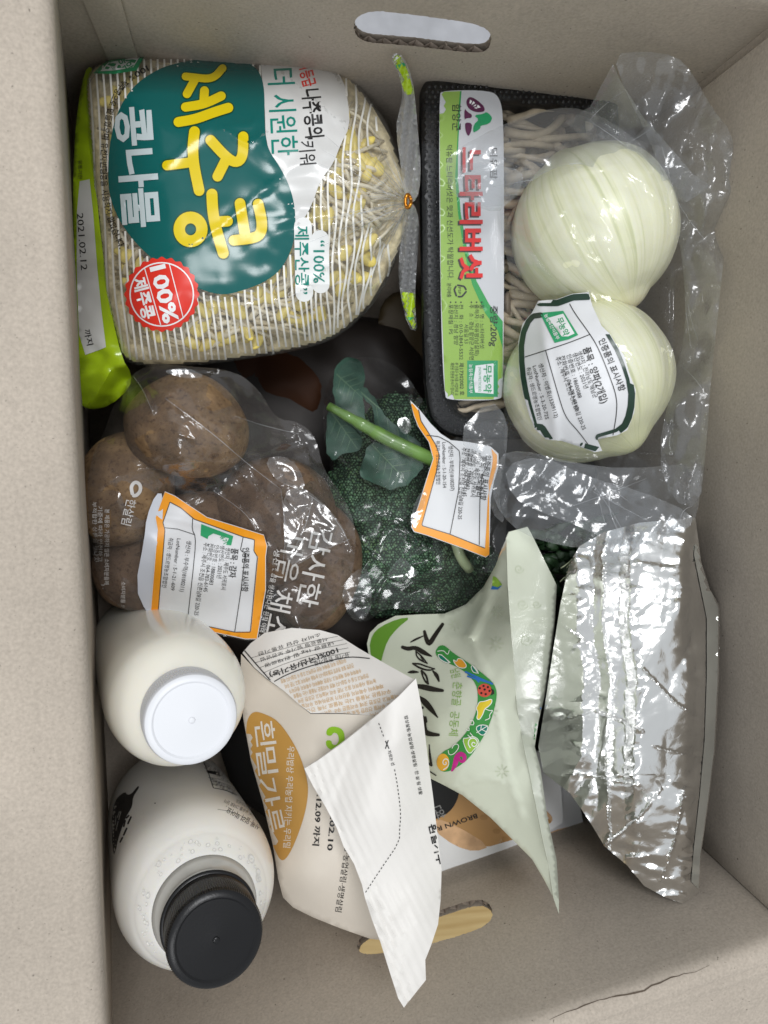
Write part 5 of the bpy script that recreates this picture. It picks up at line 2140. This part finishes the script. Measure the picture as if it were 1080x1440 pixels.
# ================================================================== THE FLOUR BAG
fb_ = thing('flour_bag', 'cream paper flour bag with a gold oval and its white top folded over', 'flour bag', at1(480, 1120, .06))
FPAPER = plain('cream flour paper', (.68, .62, .54), .5, spec=.35, var=.04, vscale=22, bump=.12, bscale=70, bdist=.002)
FWHITE = plain('white flour paper', (.72, .695, .66), .45, spec=.35, var=.02, vscale=18, bump=.12, bscale=60, bdist=.0015)
body = [(339, 920), (338, 960), (342, 1010), (353, 1070), (370, 1130), (384, 1190), (391, 1235), (398, 1262), (412, 1276), (440, 1290), (480, 1306), (520, 1320), (560, 1325), (600, 1290), (612, 1200), (604, 1100), (596, 1040), (540, 1000), (522, 1006), (480, 1004), (437, 1004), (420, 990), (400, 972), (375, 955), (356, 938)]
bz_ = tps([(339, 920, .190), (342, 1010, .196), (370, 1130, .205), (398, 1262, .218), (480, 1306, .230), (560, 1325, .235), (437, 1004, .230), (522, 1006, .243), (596, 1040, .240), (612, 1200, .236), (460, 1130, .246), (430, 1230, .240), (400, 1100, .224), (400, 975, .212)])
fb_o, fbS = slab('front', body, bz_, FPAPER, fb_, 7, lambda P: facet(P, 70, 161, 2.0, 1.2) * .0010 + ridge(P, 90, 163, 3, 1.35) ** 8 * .0006, .12)
gus = [(341, 918), (352, 905), (372, 890), (410, 883), (450, 886), (475, 893), (505, 912), (545, 935), (585, 957), (531, 1006), (522, 1006), (480, 1003), (437, 1003), (420, 990), (400, 972), (375, 954), (357, 938)]
gz = tps([(341, 918, .190), (410, 883, .200), (475, 893, .212), (585, 957, .262), (525, 1006, .244), (437, 1003, .231), (375, 954, .208), (460, 940, .222), (500, 965, .236), (420, 930, .208)])
g_o, gS = slab('gusset', gus, gz, FWHITE, fb_, 6, lambda P: snoise(P, 30, 165) * .0006, .11)
flp = [(428, 1081), (446, 1070), (480, 1046), (505, 1026), (530, 1006), (560, 980), (585, 954), (594, 1000), (601, 1060), (609, 1120), (616, 1180), (621, 1222), (620, 1262), (616, 1300), (606, 1330), (598, 1350), (599, 1378), (568, 1417), (560, 1404), (549, 1370), (535, 1325), (523, 1293), (513, 1262), (509, 1244), (498, 1215), (483, 1190), (474, 1165), (458, 1135), (440, 1105)]
flz = tps([(428, 1081, .258), (505, 1026, .262), (585, 954, .263), (509, 1244, .272), (568, 1417, .288), (599, 1378, .285), (621, 1222, .262), (601, 1060, .256), (540, 1150, .276), (470, 1150, .266), (560, 1040, .272), (590, 1300, .280)])


def pleats(P):
    # the glued top edge has long parallel creases that follow its left border
    A, B = np.array([428, 1081.]), np.array([568, 1417.])
    t = (B - A) / np.linalg.norm(B - A)
    n = np.array([t[1], -t[0]])
    d = (P - A) @ n + 6 * snoise(P, 160, 171)
    amp = np.exp(-np.clip(d, 0, None) / 55)
    return amp * (.0016 * np.abs(((d / 12) % 1) * 2 - 1) + .0007 * facet(P, 12, 172, 6, 1.18)) + facet(P, 80, 173, 2.5, 1.25) * .0022 + facet(P, 24, 178, 2.5, 1.2) * .0005 + ridge(P, 60, 175, 4, 1.2) ** 10 * .0004


fl_o, flS = slab('folded_top', flp, flz, FWHITE, fb_, 4.5, pleats, .0011)
GOLD = plain('gold ochre ink', (.52, .285, .070), .45, part='gold_oval', spec=.3)
GOLDT = plain('gold fine print', (.60, .40, .20), .5, part='fine_print')
CRINK = plain('cream lettering', (.74, .70, .63), .5, part='cream_lettering')
a = Art(fbS, .0003)
a.poly(smooth([(346, 1034), (347, 1012), (356, 1000), (370, 1003), (389, 1012), (405, 1032), (421, 1060), (430, 1088), (434, 1110), (430, 1140), (420, 1172), (407, 1202), (396, 1213), (386, 1195), (372, 1155), (357, 1108), (348, 1065)], 2), GOLD, 0, 6)
for st, p0, p1 in [('흰', (359, 1015), (363, 1050)), ('밀', (361, 1053), (366, 1091)), ('가', (362, 1096), (370, 1136)), ('루', (370, 1140), (377, 1172))]:
    a.text(st, *p0, *p1, 27, CRINK, 1, .006)
a.text('우리밥상 우리농업 지키는 우리밀', 405, 1049, 399, 1192, 10, CRINK, 1, .004)
a.text('우리밀로 만든 고운 흰밀가루', 346, 1038, 349, 1075, 4.5, CRINK, 1)
LOGO = plain('leaf green logo', (.24, .47, .005), .4, part='logo')
a.poly(smooth([(459, 1034), (459, 1027), (464, 1022), (474, 1022), (482, 1026), (485, 1035), (484, 1046), (479, 1054), (466, 1055), (459, 1050), (458, 1041), (466, 1041), (467, 1047), (473, 1048), (477, 1041), (475, 1032), (469, 1030), (466, 1035)], 1), LOGO, 0, 4)
a.text('2021.12.09 까지', 448, 1085, 440, 1189, 9, INK, 1, .02)
a.text('2022.02.10', 468, 1110, 460, 1196, 9, INK, 1, .02)
a.text('생활협동·농업살림·생명살림', 490, 1160, 472, 1282, 9, INK, 1)
a.build(fb_)
a = Art(gS, .0003)
rgt = ['우리밀은 우리 땅에서 자란', '건강한 밀로 정성껏 만들었습니다', '수확하여 바로 제분하고 가공한', '안심하고 드실 수 있습니다 매장', '농약을 사용하지 않고 기른 우리', '재배부터 수확까지 생산자가', '우리밀은 겨울을 나는 작물로', '서늘하고 건조한 곳에', '보관하세요 우리밀', '가족 건강']
for i in range(10):
    a.text(rgt[i] + ' ' + rgt[(i + 3) % 10], 486 + 10.5 * i, 926 + 7.2 * i, 394 + 6 * i, 956 + 6.6 * i + .4 * i, 6, GOLDT, 1, .012)
a.stroke([(344, 915), (362, 936), (383, 960)], 1.6, INK, 1, sm=0)
a.stroke([(383, 960), (400, 950), (428, 939), (460, 930), (492, 923), (520, 926)], 1.3, INK, 1)
for k in range(5):
    a.stroke([(377 - 6 * k, 953 - 7 * k), (402 - 4 * k, 940 - 6 * k), (440 - 2 * k, 927 - 6 * k), (492 - 2 * k, 917 - 6 * k)], .5, LN, 1)
a.text('100%(국산/유기농)', 474, 911, 378, 947, 8, INK, 2, .02)
a.text('유기농 흰밀가루', 490, 918, 441, 930, 7, INK, 2)
a.text('내용량 1kg 밀 원재료명', 468, 902, 372, 934, 5, INK, 2)
a.text('식품유형 밀가루 보관방법', 460, 896, 366, 926, 5, INK, 2)
a.text('소비자 상담 유통기한', 450, 890, 362, 918, 5, INK, 2)
a.build(fb_)
a = Art(flS, .0003)


def dashes(A, pts, wdt, mat, on=3, off=2.6, layer=1):
    q = np.array(pts, float)
    seg = np.linalg.norm(np.diff(q, axis=0), axis=1)
    L = np.concatenate([[0], np.cumsum(seg)])
    s = 0
    while s + on < L[-1]:
        p = [[np.interp(u, L, q[:, c]) for c in (0, 1)] for u in (s, s + on)]
        A.stroke(p, wdt, mat, layer, step=3, sm=0, ends=False)
        s += on + off


dashes(a, [(532.5, 1017), (541, 1040)], 1.1, INK)
dashes(a, smooth(np.array([(555, 1082), (560, 1110), (564, 1147), (562, 1165), (562, 1184), (537, 1220), (507, 1266)]), 1, False), 1.1, INK)
a.stroke([(542, 1042), (547, 1053)], 1.4, INK, 1, step=2)
a.stroke([(546, 1041), (542, 1053)], 1.4, INK, 1, step=2)
a.text('자르는 선', 545, 1056, 551, 1077, 5, INK, 1, .01)
a.text('밥상살림·농업살림·생명살림 · 한 살 림 생활', 569, 1007, 590, 1118, 5, INK, 1, .008)
a.text('흰밀가루', 603, 1160, 616, 1216, 12, INK, 1, .025)
a.build(fb_)

# ================================================================== THE PALE GREEN POUCH
gp = thing('green_pouch', 'pale green film pouch printed with a curved insect garland, top folded to a point', 'pouch', at1(660, 980, .08))
PALE = plain('pale green film', (.64, .675, .55), .26, spec=.5, var=.03, vscale=18, bump=.12, bscale=50, bdist=.003, coat=.25)
lf = [(516, 905), (520, 890), (532, 878), (556, 866), (590, 864), (625, 863), (655, 850), (680, 825), (697, 795), (706, 770), (712, 757), (714, 822), (718, 880), (723, 938), (727, 995), (735, 1042), (745, 1090), (755, 1140), (765, 1190), (771, 1215), (778, 1262), (765, 1237), (748, 1208), (725, 1185), (690, 1150), (650, 1118), (622, 1103), (600, 1092), (585, 1075), (560, 1030), (536, 970), (520, 930)]
lz = tps([(516, 905, .175), (590, 864, .185), (655, 850, .192), (712, 757, .245), (718, 880, .262), (727, 995, .268), (745, 1090, .272), (771, 1215, .280), (778, 1262, .283), (690, 1150, .246), (600, 1092, .224), (536, 970, .190), (620, 960, .222), (660, 900, .225), (670, 1050, .250)])
lf_o, lfS = slab('front', lf, lz, PALE, gp, 6, lambda P: facet(P, 60, 181, 2.0, 1.0) * .0018 + facet(P, 24, 182) * .0004 + ridge(P, 80, 183, 3, .8) ** 8 * .0008 + foldlines(P, [[(690, 832), (676, 870), (662, 892)], [(640, 882), (668, 905), (700, 905)], [(663, 893), (672, 930), (690, 950)], [(600, 868), (612, 890), (640, 900)], [(700, 1000), (712, 1080), (735, 1150)], [(640, 1105), (680, 1090), (710, 1100)], [(575, 1040), (600, 1060), (640, 1075)]], 3.0, .0013) + .004 * np.exp(-((P[:, 0] - 664 - (890 - P[:, 1]) * .42) / 9) ** 2) * (P[:, 1] < 900), .07)
rt = [(712, 757), (716, 748), (742, 741), (748, 752), (783, 823), (780, 880), (777, 921), (768, 970), (757, 1016), (752, 1050), (760, 1080), (770, 1150), (783, 1210), (786, 1262), (786, 1285), (778, 1262), (771, 1215), (765, 1190), (755, 1140), (745, 1090), (735, 1042), (727, 995), (723, 938), (718, 880), (714, 822)]
rz = tps([(712, 757, .246), (745, 745, .242), (783, 823, .225), (777, 921, .222), (757, 1016, .236), (752, 1050, .262), (770, 1150, .268), (786, 1262, .282), (771, 1215, .281), (745, 1090, .2735), (727, 995, .2695), (718, 880, .2635), (750, 870, .248)])
rt_o, rtS = slab('side_fold', rt, rz, PALE, gp, 5, lambda P: facet(P, 50, 185, 2.5, 1.3) * .0014 + facet(P, 16, 186) * .0004, .0012)
CAL = plain('brush black ink', (.018, .015, .012), .4, part='brush_lettering')
G1 = plain('garland green', (.045, .28, .055), .4, part='garland')
G2 = plain('garland dark teal', (.005, .20, .13), .4, part='garland_leaf')
G3 = plain('garland lime', (.30, .52, .06), .4, part='snail')
OR_ = plain('garland orange', (.80, .36, .03), .4, part='garland_leaf')
YE_ = plain('garland yellow', (.74, .56, .03), .4, part='butterfly')
RD_ = plain('ladybird red', (.66, .09, .06), .4, part='ladybird')
BL_ = plain('dragonfly blue', (.03, .17, .52), .4, part='dragonfly')
MG_ = plain('garland magenta', (.52, .02, .24), .4, part='curl')
LW = plain('garland white line', (.80, .82, .76), .4, part='garland_line')
GTXT = plain('soft green ink', (.24, .42, .08), .4, part='lettering')
a = Art(lfS, .0003)
f = lambda L: [(560 + x * .1528, 870 + y * .1528) for x, y in L]
fw = .1528
for pts, wd in [([(115, 215), (160, 190), (240, 155)], [10, 22, 8]), ([(242, 118), (256, 180), (275, 222), (290, 232), (340, 150), (408, 52)], [26, 38, 44, 44, 40, 30]),
                ([(40, 262), (90, 280), (160, 262), (230, 310), (308, 346)], [30, 40, 34, 50, 10]),
                ([(165, 290), (165, 340), (200, 380), (268, 412)], [14, 12, 16, 10]), ([(170, 305), (215, 345), (268, 412)], [10, 16, 10]), ([(205, 350), (240, 400)], [8, 8]),
                ([(135, 412), (200, 415), (260, 440), (335, 462)], [14, 16, 14, 12]), ([(135, 415), (200, 455), (270, 475), (320, 470)], [14, 18, 16, 12]),
                ([(90, 495), (130, 488), (185, 492)], [8, 36, 10]), ([(215, 480), (225, 530), (250, 580), (275, 598)], [20, 14, 16, 18]), ([(215, 478), (260, 520), (275, 598)], [16, 18, 16]),
                ([(322, 485), (355, 520), (375, 575)], [16, 40, 14]), ([(175, 620), (240, 630), (320, 650), (408, 662)], [36, 54, 48, 26]),
                ([(185, 715), (240, 760), (300, 830), (362, 908)], [20, 60, 50, 10]), ([(200, 822), (222, 820)], [14, 26]), ([(215, 890), (235, 920), (240, 1000), (250, 1050), (310, 1065), (370, 1070)], [20, 44, 40, 54, 40, 26]),
                ([(250, 910), (262, 950)], [24, 14]), ([(285, 1160), (290, 1250), (305, 1350)], [8, 20, 22]), ([(300, 1345), (265, 1325)], [26, 12]), ([(272, 1395), (350, 1445)], [12, 10])]:
    a.stroke(f(pts), [w_ * fw for w_ in wd], CAL, 2, step=2)
band = smooth(f([(342, 320), (348, 285), (378, 248), (415, 243), (450, 265), (500, 312), (640, 402), (760, 492), (860, 575), (900, 640), (908, 720), (880, 850), (830, 1000), (760, 1130), (650, 1290), (540, 1372), (440, 1415), (375, 1395), (360, 1300), (400, 1230), (500, 1180), (600, 1085), (680, 960), (725, 830), (735, 700), (715, 600), (640, 510), (560, 452), (450, 405), (372, 368)]), 1)
a.poly(band, G1, 1, 4)
for L, m in [([(362, 330), (395, 330), (440, 370), (480, 415), (430, 400), (380, 370)], G2), ([(670, 430), (700, 440), (745, 500), (700, 500), (675, 470)], G2), ([(712, 1000), (760, 975), (830, 985), (815, 1040), (780, 1080), (735, 1050)], G2),
             ([(500, 370), (540, 400), (545, 365), (585, 370), (610, 400), (630, 430), (620, 455), (570, 455), (530, 430)], OR_),
             ([(590, 1100), (640, 1100), (690, 1080), (740, 1110), (745, 1160), (700, 1200), (660, 1250), (620, 1200)], G3),
             ([(745, 765), (800, 760), (860, 735), (865, 770), (830, 810), (795, 830), (780, 880), (745, 935), (720, 920), (735, 860), (715, 825), (735, 790)], YE_)]:
    a.poly(smooth(f(L), 1), m, 3, 4)
    a.stroke(smooth(f(L), 1), 1.1, LW, 4, step=2, closed=True, sm=0)
a.disc(560 + 795 * fw, 870 + 660 * fw, 65 * fw, 62 * fw, RD_, 3)
for dx, dy in [(-45, -20), (-10, -40), (30, -30), (-30, 25), (0, -8), (10, 35), (45, 5)]:
    a.disc(560 + (795 + dx) * fw, 870 + (660 + dy) * fw, 1.6, 1.6, CAL, 5, n=12)
a.poly(f([(850, 640), (880, 660), (885, 690), (850, 710), (862, 675)]), CAL, 4, 3)
for L in ([(620, 490), (740, 545), (865, 600)], [(640, 530), (720, 555), (850, 590)], [(690, 520), (740, 580)]):
    a.stroke(f(L), 2.6, BL_, 3, step=2)
a.disc(560 + 412 * fw, 870 + 1322 * fw, 58 * fw, 80 * fw, plain('snail orange', (.80, .42, .04), .4, part='snail'), 3)
a.stroke(f([(415, 1390), (465, 1360), (465, 1300), (430, 1285), (405, 1320), (425, 1350), (447, 1335), (436, 1318)]), 1.4, LW, 5, step=2)
a.stroke(f([(495, 1398), (530, 1330), (535, 1270), (575, 1240), (615, 1265), (605, 1315), (570, 1315), (565, 1290)]), [3, 8, 7, 7, 6, 5, 4, 3], MG_, 3, step=2)
a.stroke(f([(665, 1190), (640, 1150), (655, 1105), (705, 1095), (735, 1140), (705, 1185), (670, 1160), (690, 1130), (710, 1150)]), 1.5, LW, 5, step=2)
for L in ([(360, 300), (420, 290), (455, 340), (470, 290)], [(395, 330), (480, 405)], [(690, 440), (740, 505)], [(800, 830), (850, 850), (880, 835), (835, 890), (850, 915), (800, 935)], [(460, 1210), (465, 1255), (510, 1250), (560, 1190), (550, 1150), (510, 1160), (495, 1195)],
          [(665, 975), (700, 980), (690, 930), (660, 940)], [(625, 1020), (655, 1040), (650, 1000)], [(640, 1070), (670, 1100)], [(660, 1050), (690, 1085)], [(720, 1050), (825, 985)], [(760, 1025), (765, 980)], [(770, 1020), (810, 1040)]):
    a.stroke(f(L), 1.1, LW, 5, step=2)
for st, p0, p1 in [('남원', (481, 470), (500, 550)), ('춘향골', (510, 580), (497, 800)), ('공동체', (487, 850), (470, 1075))]:
    (x0, y0), (x1, y1) = f([p0, p1])
    a.text(st, x0, y0, x1, y1, 13, GTXT, 2, -.004)
a.poly(smooth([(519, 912), (523, 893), (535, 881), (560, 870), (578, 868), (560, 882), (545, 900), (537, 925), (532, 950), (528, 940)], 1), plain('pouch corner green', (.13, .30, .03), .35, part='corner_print'), 0, 5)
a.poly([(693, 810), (698, 812), (706, 822), (700, 826), (692, 824)], G3, 1, 3)
a.poly([(692, 824), (700, 826), (706, 823), (700, 829), (690, 829)], BL_, 2, 3)
FAINT = plain('faint pale pattern', (.54, .59, .44), .3, part='pattern')
for (x, y, r) in [(697, 905, 11), (706, 1085, 10), (640, 878, 9), (690, 1000, 10), (700, 860, 9)]:
    for k in range(8):
        q = math.pi * k / 4
        a.stroke([(x + 3 * math.cos(q), y + 3 * math.sin(q)), (x + r * math.cos(q), y + r * math.sin(q))], 1.2, FAINT, 0, step=3)
a.build(gp)
a = Art(rtS, .0003)
dashes(a, smooth(np.array([(726, 992), (733, 1030), (741, 1075), (752, 1130), (762, 1180), (771, 1213), (761, 1236)]), 1, False), .9, INK, 1.7, 1.3)
bandr = [(776, 930), (775, 950), (764, 1000), (756, 1030), (754, 1046), (750, 1046), (752, 1020), (760, 990), (770, 950)]
a.poly(bandr, G1, 0, 3)
a.poly([(771, 952), (774, 950), (770, 972), (766, 975)], YE_, 1, 3)
a.poly([(765, 976), (769, 976), (765, 992), (761, 992)], RD_, 1, 3)
a.poly([(760, 994), (764, 994), (760, 1010), (757, 1010)], BL_, 1, 3)
for (x, y, r) in [(735, 850, 8), (740, 900, 9), (730, 800, 7), (755, 850, 6)]:
    t_ = np.linspace(0, 9, 22)
    a.stroke(np.stack([x + r * (1 - t_ / 12) * np.cos(t_), y + r * (1 - t_ / 12) * np.sin(t_)], 1), .9, FAINT, 0, step=3)
a.build(gp)

# ================================================================== THE FOIL POUCH
fp = thing('foil_pouch', 'crinkled silver foil pouch leaning against the right wall', 'foil pouch', at1(900, 1000, .08))


def foil_mat():
    m, N, L, b = newmat('silver foil')
    b.inputs['Base Color'].default_value = (.90, .90, .89, 1)
    b.inputs['Metallic'].default_value = 1
    b.inputs['Roughness'].default_value = .20
    tc = N.new('ShaderNodeTexCoord')
    h = None
    for sc, st, dist in ((70, .16, .003), (260, .07, .0012)):
        v = N.new('ShaderNodeTexVoronoi')
        v.feature = 'DISTANCE_TO_EDGE'
        v.inputs['Scale'].default_value = sc
        n = N.new('ShaderNodeTexNoise')
        n.inputs['Scale'].default_value = sc * .8
        L.new(tc.outputs['Object'], n.inputs['Vector'])
        mx = N.new('ShaderNodeMix')
        mx.data_type = 'VECTOR'
        mx.inputs[0].default_value = .03
        L.new(tc.outputs['Object'], mx.inputs[4])
        L.new(n.outputs['Color'], mx.inputs[5])
        L.new(mx.outputs[1], v.inputs['Vector'])
        bp = N.new('ShaderNodeBump')
        bp.inputs['Strength'].default_value = st
        bp.inputs['Distance'].default_value = dist
        L.new(v.outputs['Distance'], bp.inputs['Height'])
        if h is not None:
            L.new(h.outputs[0], bp.inputs['Normal'])
        h = bp
    L.new(h.outputs[0], b.inputs['Normal'])
    return m


FOIL = foil_mat()
fo_poly = [(799, 800), (806, 783), (815, 768), (850, 748), (900, 735), (978, 728), (986, 790), (998, 828), (1012, 852), (1011, 950), (1006, 1050), (996, 1130), (986, 1200), (983, 1254), (963, 1272), (936, 1262), (906, 1246), (882, 1217), (850, 1190), (826, 1150), (802, 1116), (764, 1086), (757, 1050), (765, 1000), (777, 920), (788, 850)]
foz = tps([(799, 800, .226), (850, 748, .228), (978, 728, .240), (1012, 852, .240), (1006, 1050, .242), (986, 1200, .250), (963, 1272, .254), (906, 1246, .250), (850, 1190, .240), (802, 1116, .237), (764, 1086, .229), (757, 1050, .225), (777, 920, .229), (786, 860, .230), (840, 850, .244), (850, 960, .249), (850, 1100, .250), (900, 850, .252), (900, 960, .257), (910, 1080, .259), (935, 1200, .260), (960, 850, .255), (965, 1000, .260), (965, 1130, .260)])


def foildisp(P):
    y = P[:, 1]
    x = P[:, 0] - .012 * (y - 900) + 5 * snoise(np.stack([y * 0, y], 1), 55, 190) + 2.5 * facet(np.stack([y * 0, y], 1), 16, 189)
    # long upright folds: (x, height) of the folded cross-section
    px = [740, 790, 816, 834, 838, 852, 855, 876, 890, 900, 935, 962, 976, 1020]
    pz = [-.001, .0005, .0040, .0012, .0000, .0020, -.0010, -.0004, .0062, .0066, .0040, .0054, .0022, .0012]
    d = np.interp(x, px, pz) * np.clip((1240 - y) / 120, .25, 1)
    seam = np.abs(x - 853)
    d += .0010 * np.exp(-(seam / 1.8) ** 2)
    edge = np.exp(-((x - 815) / 15) ** 2) + np.exp(-((x - 890) / 13) ** 2) + np.exp(-((x - 965) / 12) ** 2)
    calm = .35 + .9 * np.clip(edge, 0, 1) + .6 * (y > 1090)
    d += facet(P, 46, 191, 2.2, 1.4) * .0026 + calm * (facet(P, 22, 192, 2.4, 1.1) * .0017 + facet(P, 10, 193, 2.0, .2) * .0010) + (.4 + np.clip(edge, 0, 1)) * facet(P, 5.5, 194, 1.8, .5) * .00035
    d += foldlines(P, [[(838, 1000), (880, 1015), (905, 1030)], [(815, 1088), (850, 1095), (900, 1105)], [(905, 940), (950, 990), (985, 1010)], [(920, 1050), (960, 1060), (990, 1070)], [(850, 1190), (900, 1150), (930, 1110)], [(930, 1240), (950, 1180), (960, 1120)], [(800, 1010), (830, 1000)], [(895, 790), (940, 800), (980, 790)], [(790, 880), (820, 900)]], 1.8, .0014)
    return d


fo_o, foS = slab('foil_wrap', fo_poly, foz, FOIL, fp, 2.6, foildisp, .06, sharp=28)
a = Art(foS, .0006)
FSEAM = plain('dull foil seam', (.66, .67, .62), .32, metal=.85, bump=.2, bscale=200, part='side_seal')
a.poly([(980, 735), (988, 785), (1000, 832), (1010, 855), (1009, 955), (1004, 1055), (994, 1135), (985, 1200), (982, 1250), (972, 1240), (976, 1190), (984, 1120), (991, 1040), (994, 950), (994, 870), (985, 825), (976, 780)], FSEAM, 0, 5)
a.build(fp)


# ================================================================== SMALLER THINGS LOWER IN THE BOX
# two flat rice packs
RICE = plain('tan lid film', (.52, .30, .125), .25, spec=.5, var=.05, vscale=40, part='lid_print')
RICE2 = plain('pale rice print', (.66, .42, .24), .25, var=.25, vscale=90, part='rice_print')
RWHITE = plain('white tray plastic', (.78, .79, .80), .35)
BLKD = plain('black lid circle', (.010, .010, .011), .3, part='lid_circle')


def ricepack(label, poly, z, art):
    t = thing('rice_pack', label, 'rice pack', at1(700, 1160, z - .03), 'flat rice packs')
    zf_ = tps([(px, py, z + (dz)) for px, py, dz in [(560, 1150, .004), (830, 1150, -.004), (640, 1250, .004), (700, 1080, -.004)]])
    o, S = slab('lid', smooth(poly, 1), zf_, RWHITE, t, 8, None, .0025)
    q = np.array(poly, float)
    c = q.mean(0)
    slab('tub', smooth(c + (q - c) * .90, 1), lambda P: zf_(P) - .0028, RWHITE, t, 12, None, .022)
    A = Art(S, .0002)
    art(A)
    A.build(t)


def art1(A):
    A.poly([(540, 1085), (640, 1060), (735, 1078), (748, 1150), (742, 1170), (731, 1178), (690, 1190), (655, 1192), (610, 1165)], RICE, 0, 8)
    A.poly(smooth([(610, 1168), (640, 1190), (668, 1198), (690, 1190), (640, 1160), (612, 1150)], 1), RICE2, 1, 5)
    A.disc(603, 1108, 43, 45, BLKD, 1, n=40)
    A.text('현미', 622, 1132, 596, 1142, 18, plain('grey lid lettering', (.30, .30, .30), .4, part='lettering'), 3)
    A.text('BROWN RICE', 670, 1144, 596, 1169, 8, INK, 2, .02)
    for (x, y) in [(681, 1150), (699, 1169), (712, 1180), (770, 1155)]:
        A.poly(smooth([(x - 6, y - 3), (x + 2, y - 4), (x + 6, y + 1), (x, y + 4), (x - 6, y + 2)], 1), plain('tan grain print', (.44, .25, .10), .25, part='grain_print'), 2, 4)
    A.stroke([(765, 1140), (778, 1153), (764, 1160)], 5, RICE2, 1)


def art2(A):
    A.poly(smooth([(680, 1208), (735, 1186), (800, 1160), (812, 1168), (770, 1188), (720, 1206), (690, 1214)], 1), RICE2, 0, 6)
    A.poly([(617, 1232), (622, 1231), (631, 1243), (618, 1250)], plain('orange lid print', (.80, .20, .03), .3, part='lid_print'), 1, 4)


ricepack('upper white-rimmed tray of brown rice with tan lid and black circle', [(560, 1060), (700, 1040), (786, 1066), (792, 1150), (790, 1160), (731, 1187), (660, 1212), (617, 1226), (560, 1240), (520, 1180)], .172, art1)
ricepack('lower white tray of brown rice showing only its rim and an orange corner', [(560, 1080), (700, 1060), (806, 1090), (822, 1163), (820, 1174), (783, 1191), (747, 1209), (680, 1236), (622, 1254), (560, 1270), (520, 1200)], .158, art2)

# dark bag of leafy greens behind the foil pouch, and other packs deep down, two coloured as shade
gb = thing('greens_bunch', 'dark green leafy bunch in the gap between pouch and foil', 'leafy greens', at1(770, 800, .12))
DKL = plain('dark green blade', (.020, .050, .018), .5, var=.3, vscale=90)
PLR = plain('pale leaf root', (.42, .46, .30), .5)
rg = np.random.RandomState(31)
for k in range(34):
    x, y = rg.uniform(725, 815), rg.uniform(748, 800)
    an = rg.normal(.35, .5)
    ln = rg.uniform(40, 90)
    pts = [at1(x + ln * s / 6 * math.cos(an), y + ln * s / 6 * math.sin(an) * .6, .190 + rg.uniform(-.01, .012) + .004 * math.sin(s)) for s in range(7)]
    V, Fc = tube(pts, np.array([.0012, .0024, .003, .0032, .003, .002, .0008]), 6, .25)
    mesh('leaf', V, Fc, DKL, gb)
for k in range(7):
    x, y = rg.uniform(780, 800), rg.uniform(795, 822)
    pts = [at1(x + 5.5 * s, y - 4.5 * s + rg.normal(0, 1), .222 + .001 * s) for s in range(5)]
    V, Fc = tube(pts, .00035, 5)
    mesh('root', V, Fc, PLR, gb)
bt = thing('food_tray', 'black plastic tray corner in the gap left of the foil pouch', 'tray', at1(800, 1130, .09))
slab('rim', [(740, 1020), (800, 1090), (850, 1180), (880, 1230), (842, 1198), (800, 1158), (760, 1125), (735, 1080)], lambda P: np.full(len(P), .130) , BLACKFOAM, bt, 8, None, .003)
slab('tub', [(745, 1035), (795, 1092), (838, 1170), (800, 1150), (765, 1120), (740, 1080)], lambda P: np.full(len(P), .125), BLACKFOAM, bt, 10, None, .03)
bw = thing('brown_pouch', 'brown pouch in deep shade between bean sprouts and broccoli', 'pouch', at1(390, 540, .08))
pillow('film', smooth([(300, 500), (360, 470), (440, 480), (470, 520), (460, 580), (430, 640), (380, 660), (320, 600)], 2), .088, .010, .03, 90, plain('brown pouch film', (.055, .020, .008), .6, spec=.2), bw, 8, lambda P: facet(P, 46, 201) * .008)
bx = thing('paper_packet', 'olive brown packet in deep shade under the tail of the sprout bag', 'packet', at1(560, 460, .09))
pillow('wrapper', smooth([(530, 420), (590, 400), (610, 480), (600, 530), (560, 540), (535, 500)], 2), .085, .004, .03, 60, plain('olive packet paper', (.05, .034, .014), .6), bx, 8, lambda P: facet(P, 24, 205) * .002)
by = thing('shade_pack', 'brown pack coloured near black as shade, deep in the middle of the box', 'pack', at1(500, 640, .02))
pillow('wrapper', smooth([(180, 470), (560, 430), (620, 520), (640, 900), (560, 960), (300, 930), (170, 800)], 1), .075, .025, .04, 80, plain('brown pack film gap shade', (.022, .016, .013), .6), by, 14, lambda P: facet(P, 60, 209) * .006)  # near-black colour stands in for the shade of the deep gaps
bz2 = thing('shade_carton', 'pack coloured near black as shade, deep in the box below the pouches', 'pack', at1(700, 900, .02))
pillow('wrapper', smooth([(470, 860), (700, 640), (880, 640), (900, 1000), (860, 1120), (600, 1180), (420, 1180), (300, 1100), (330, 900)], 1), .07, .025, .04, 80, plain('grey pack film gap shade', (.018, .018, .018), .6), bz2, 14, lambda P: facet(P, 60, 211) * .006)  # colour darkened to carry the shade below the pouches
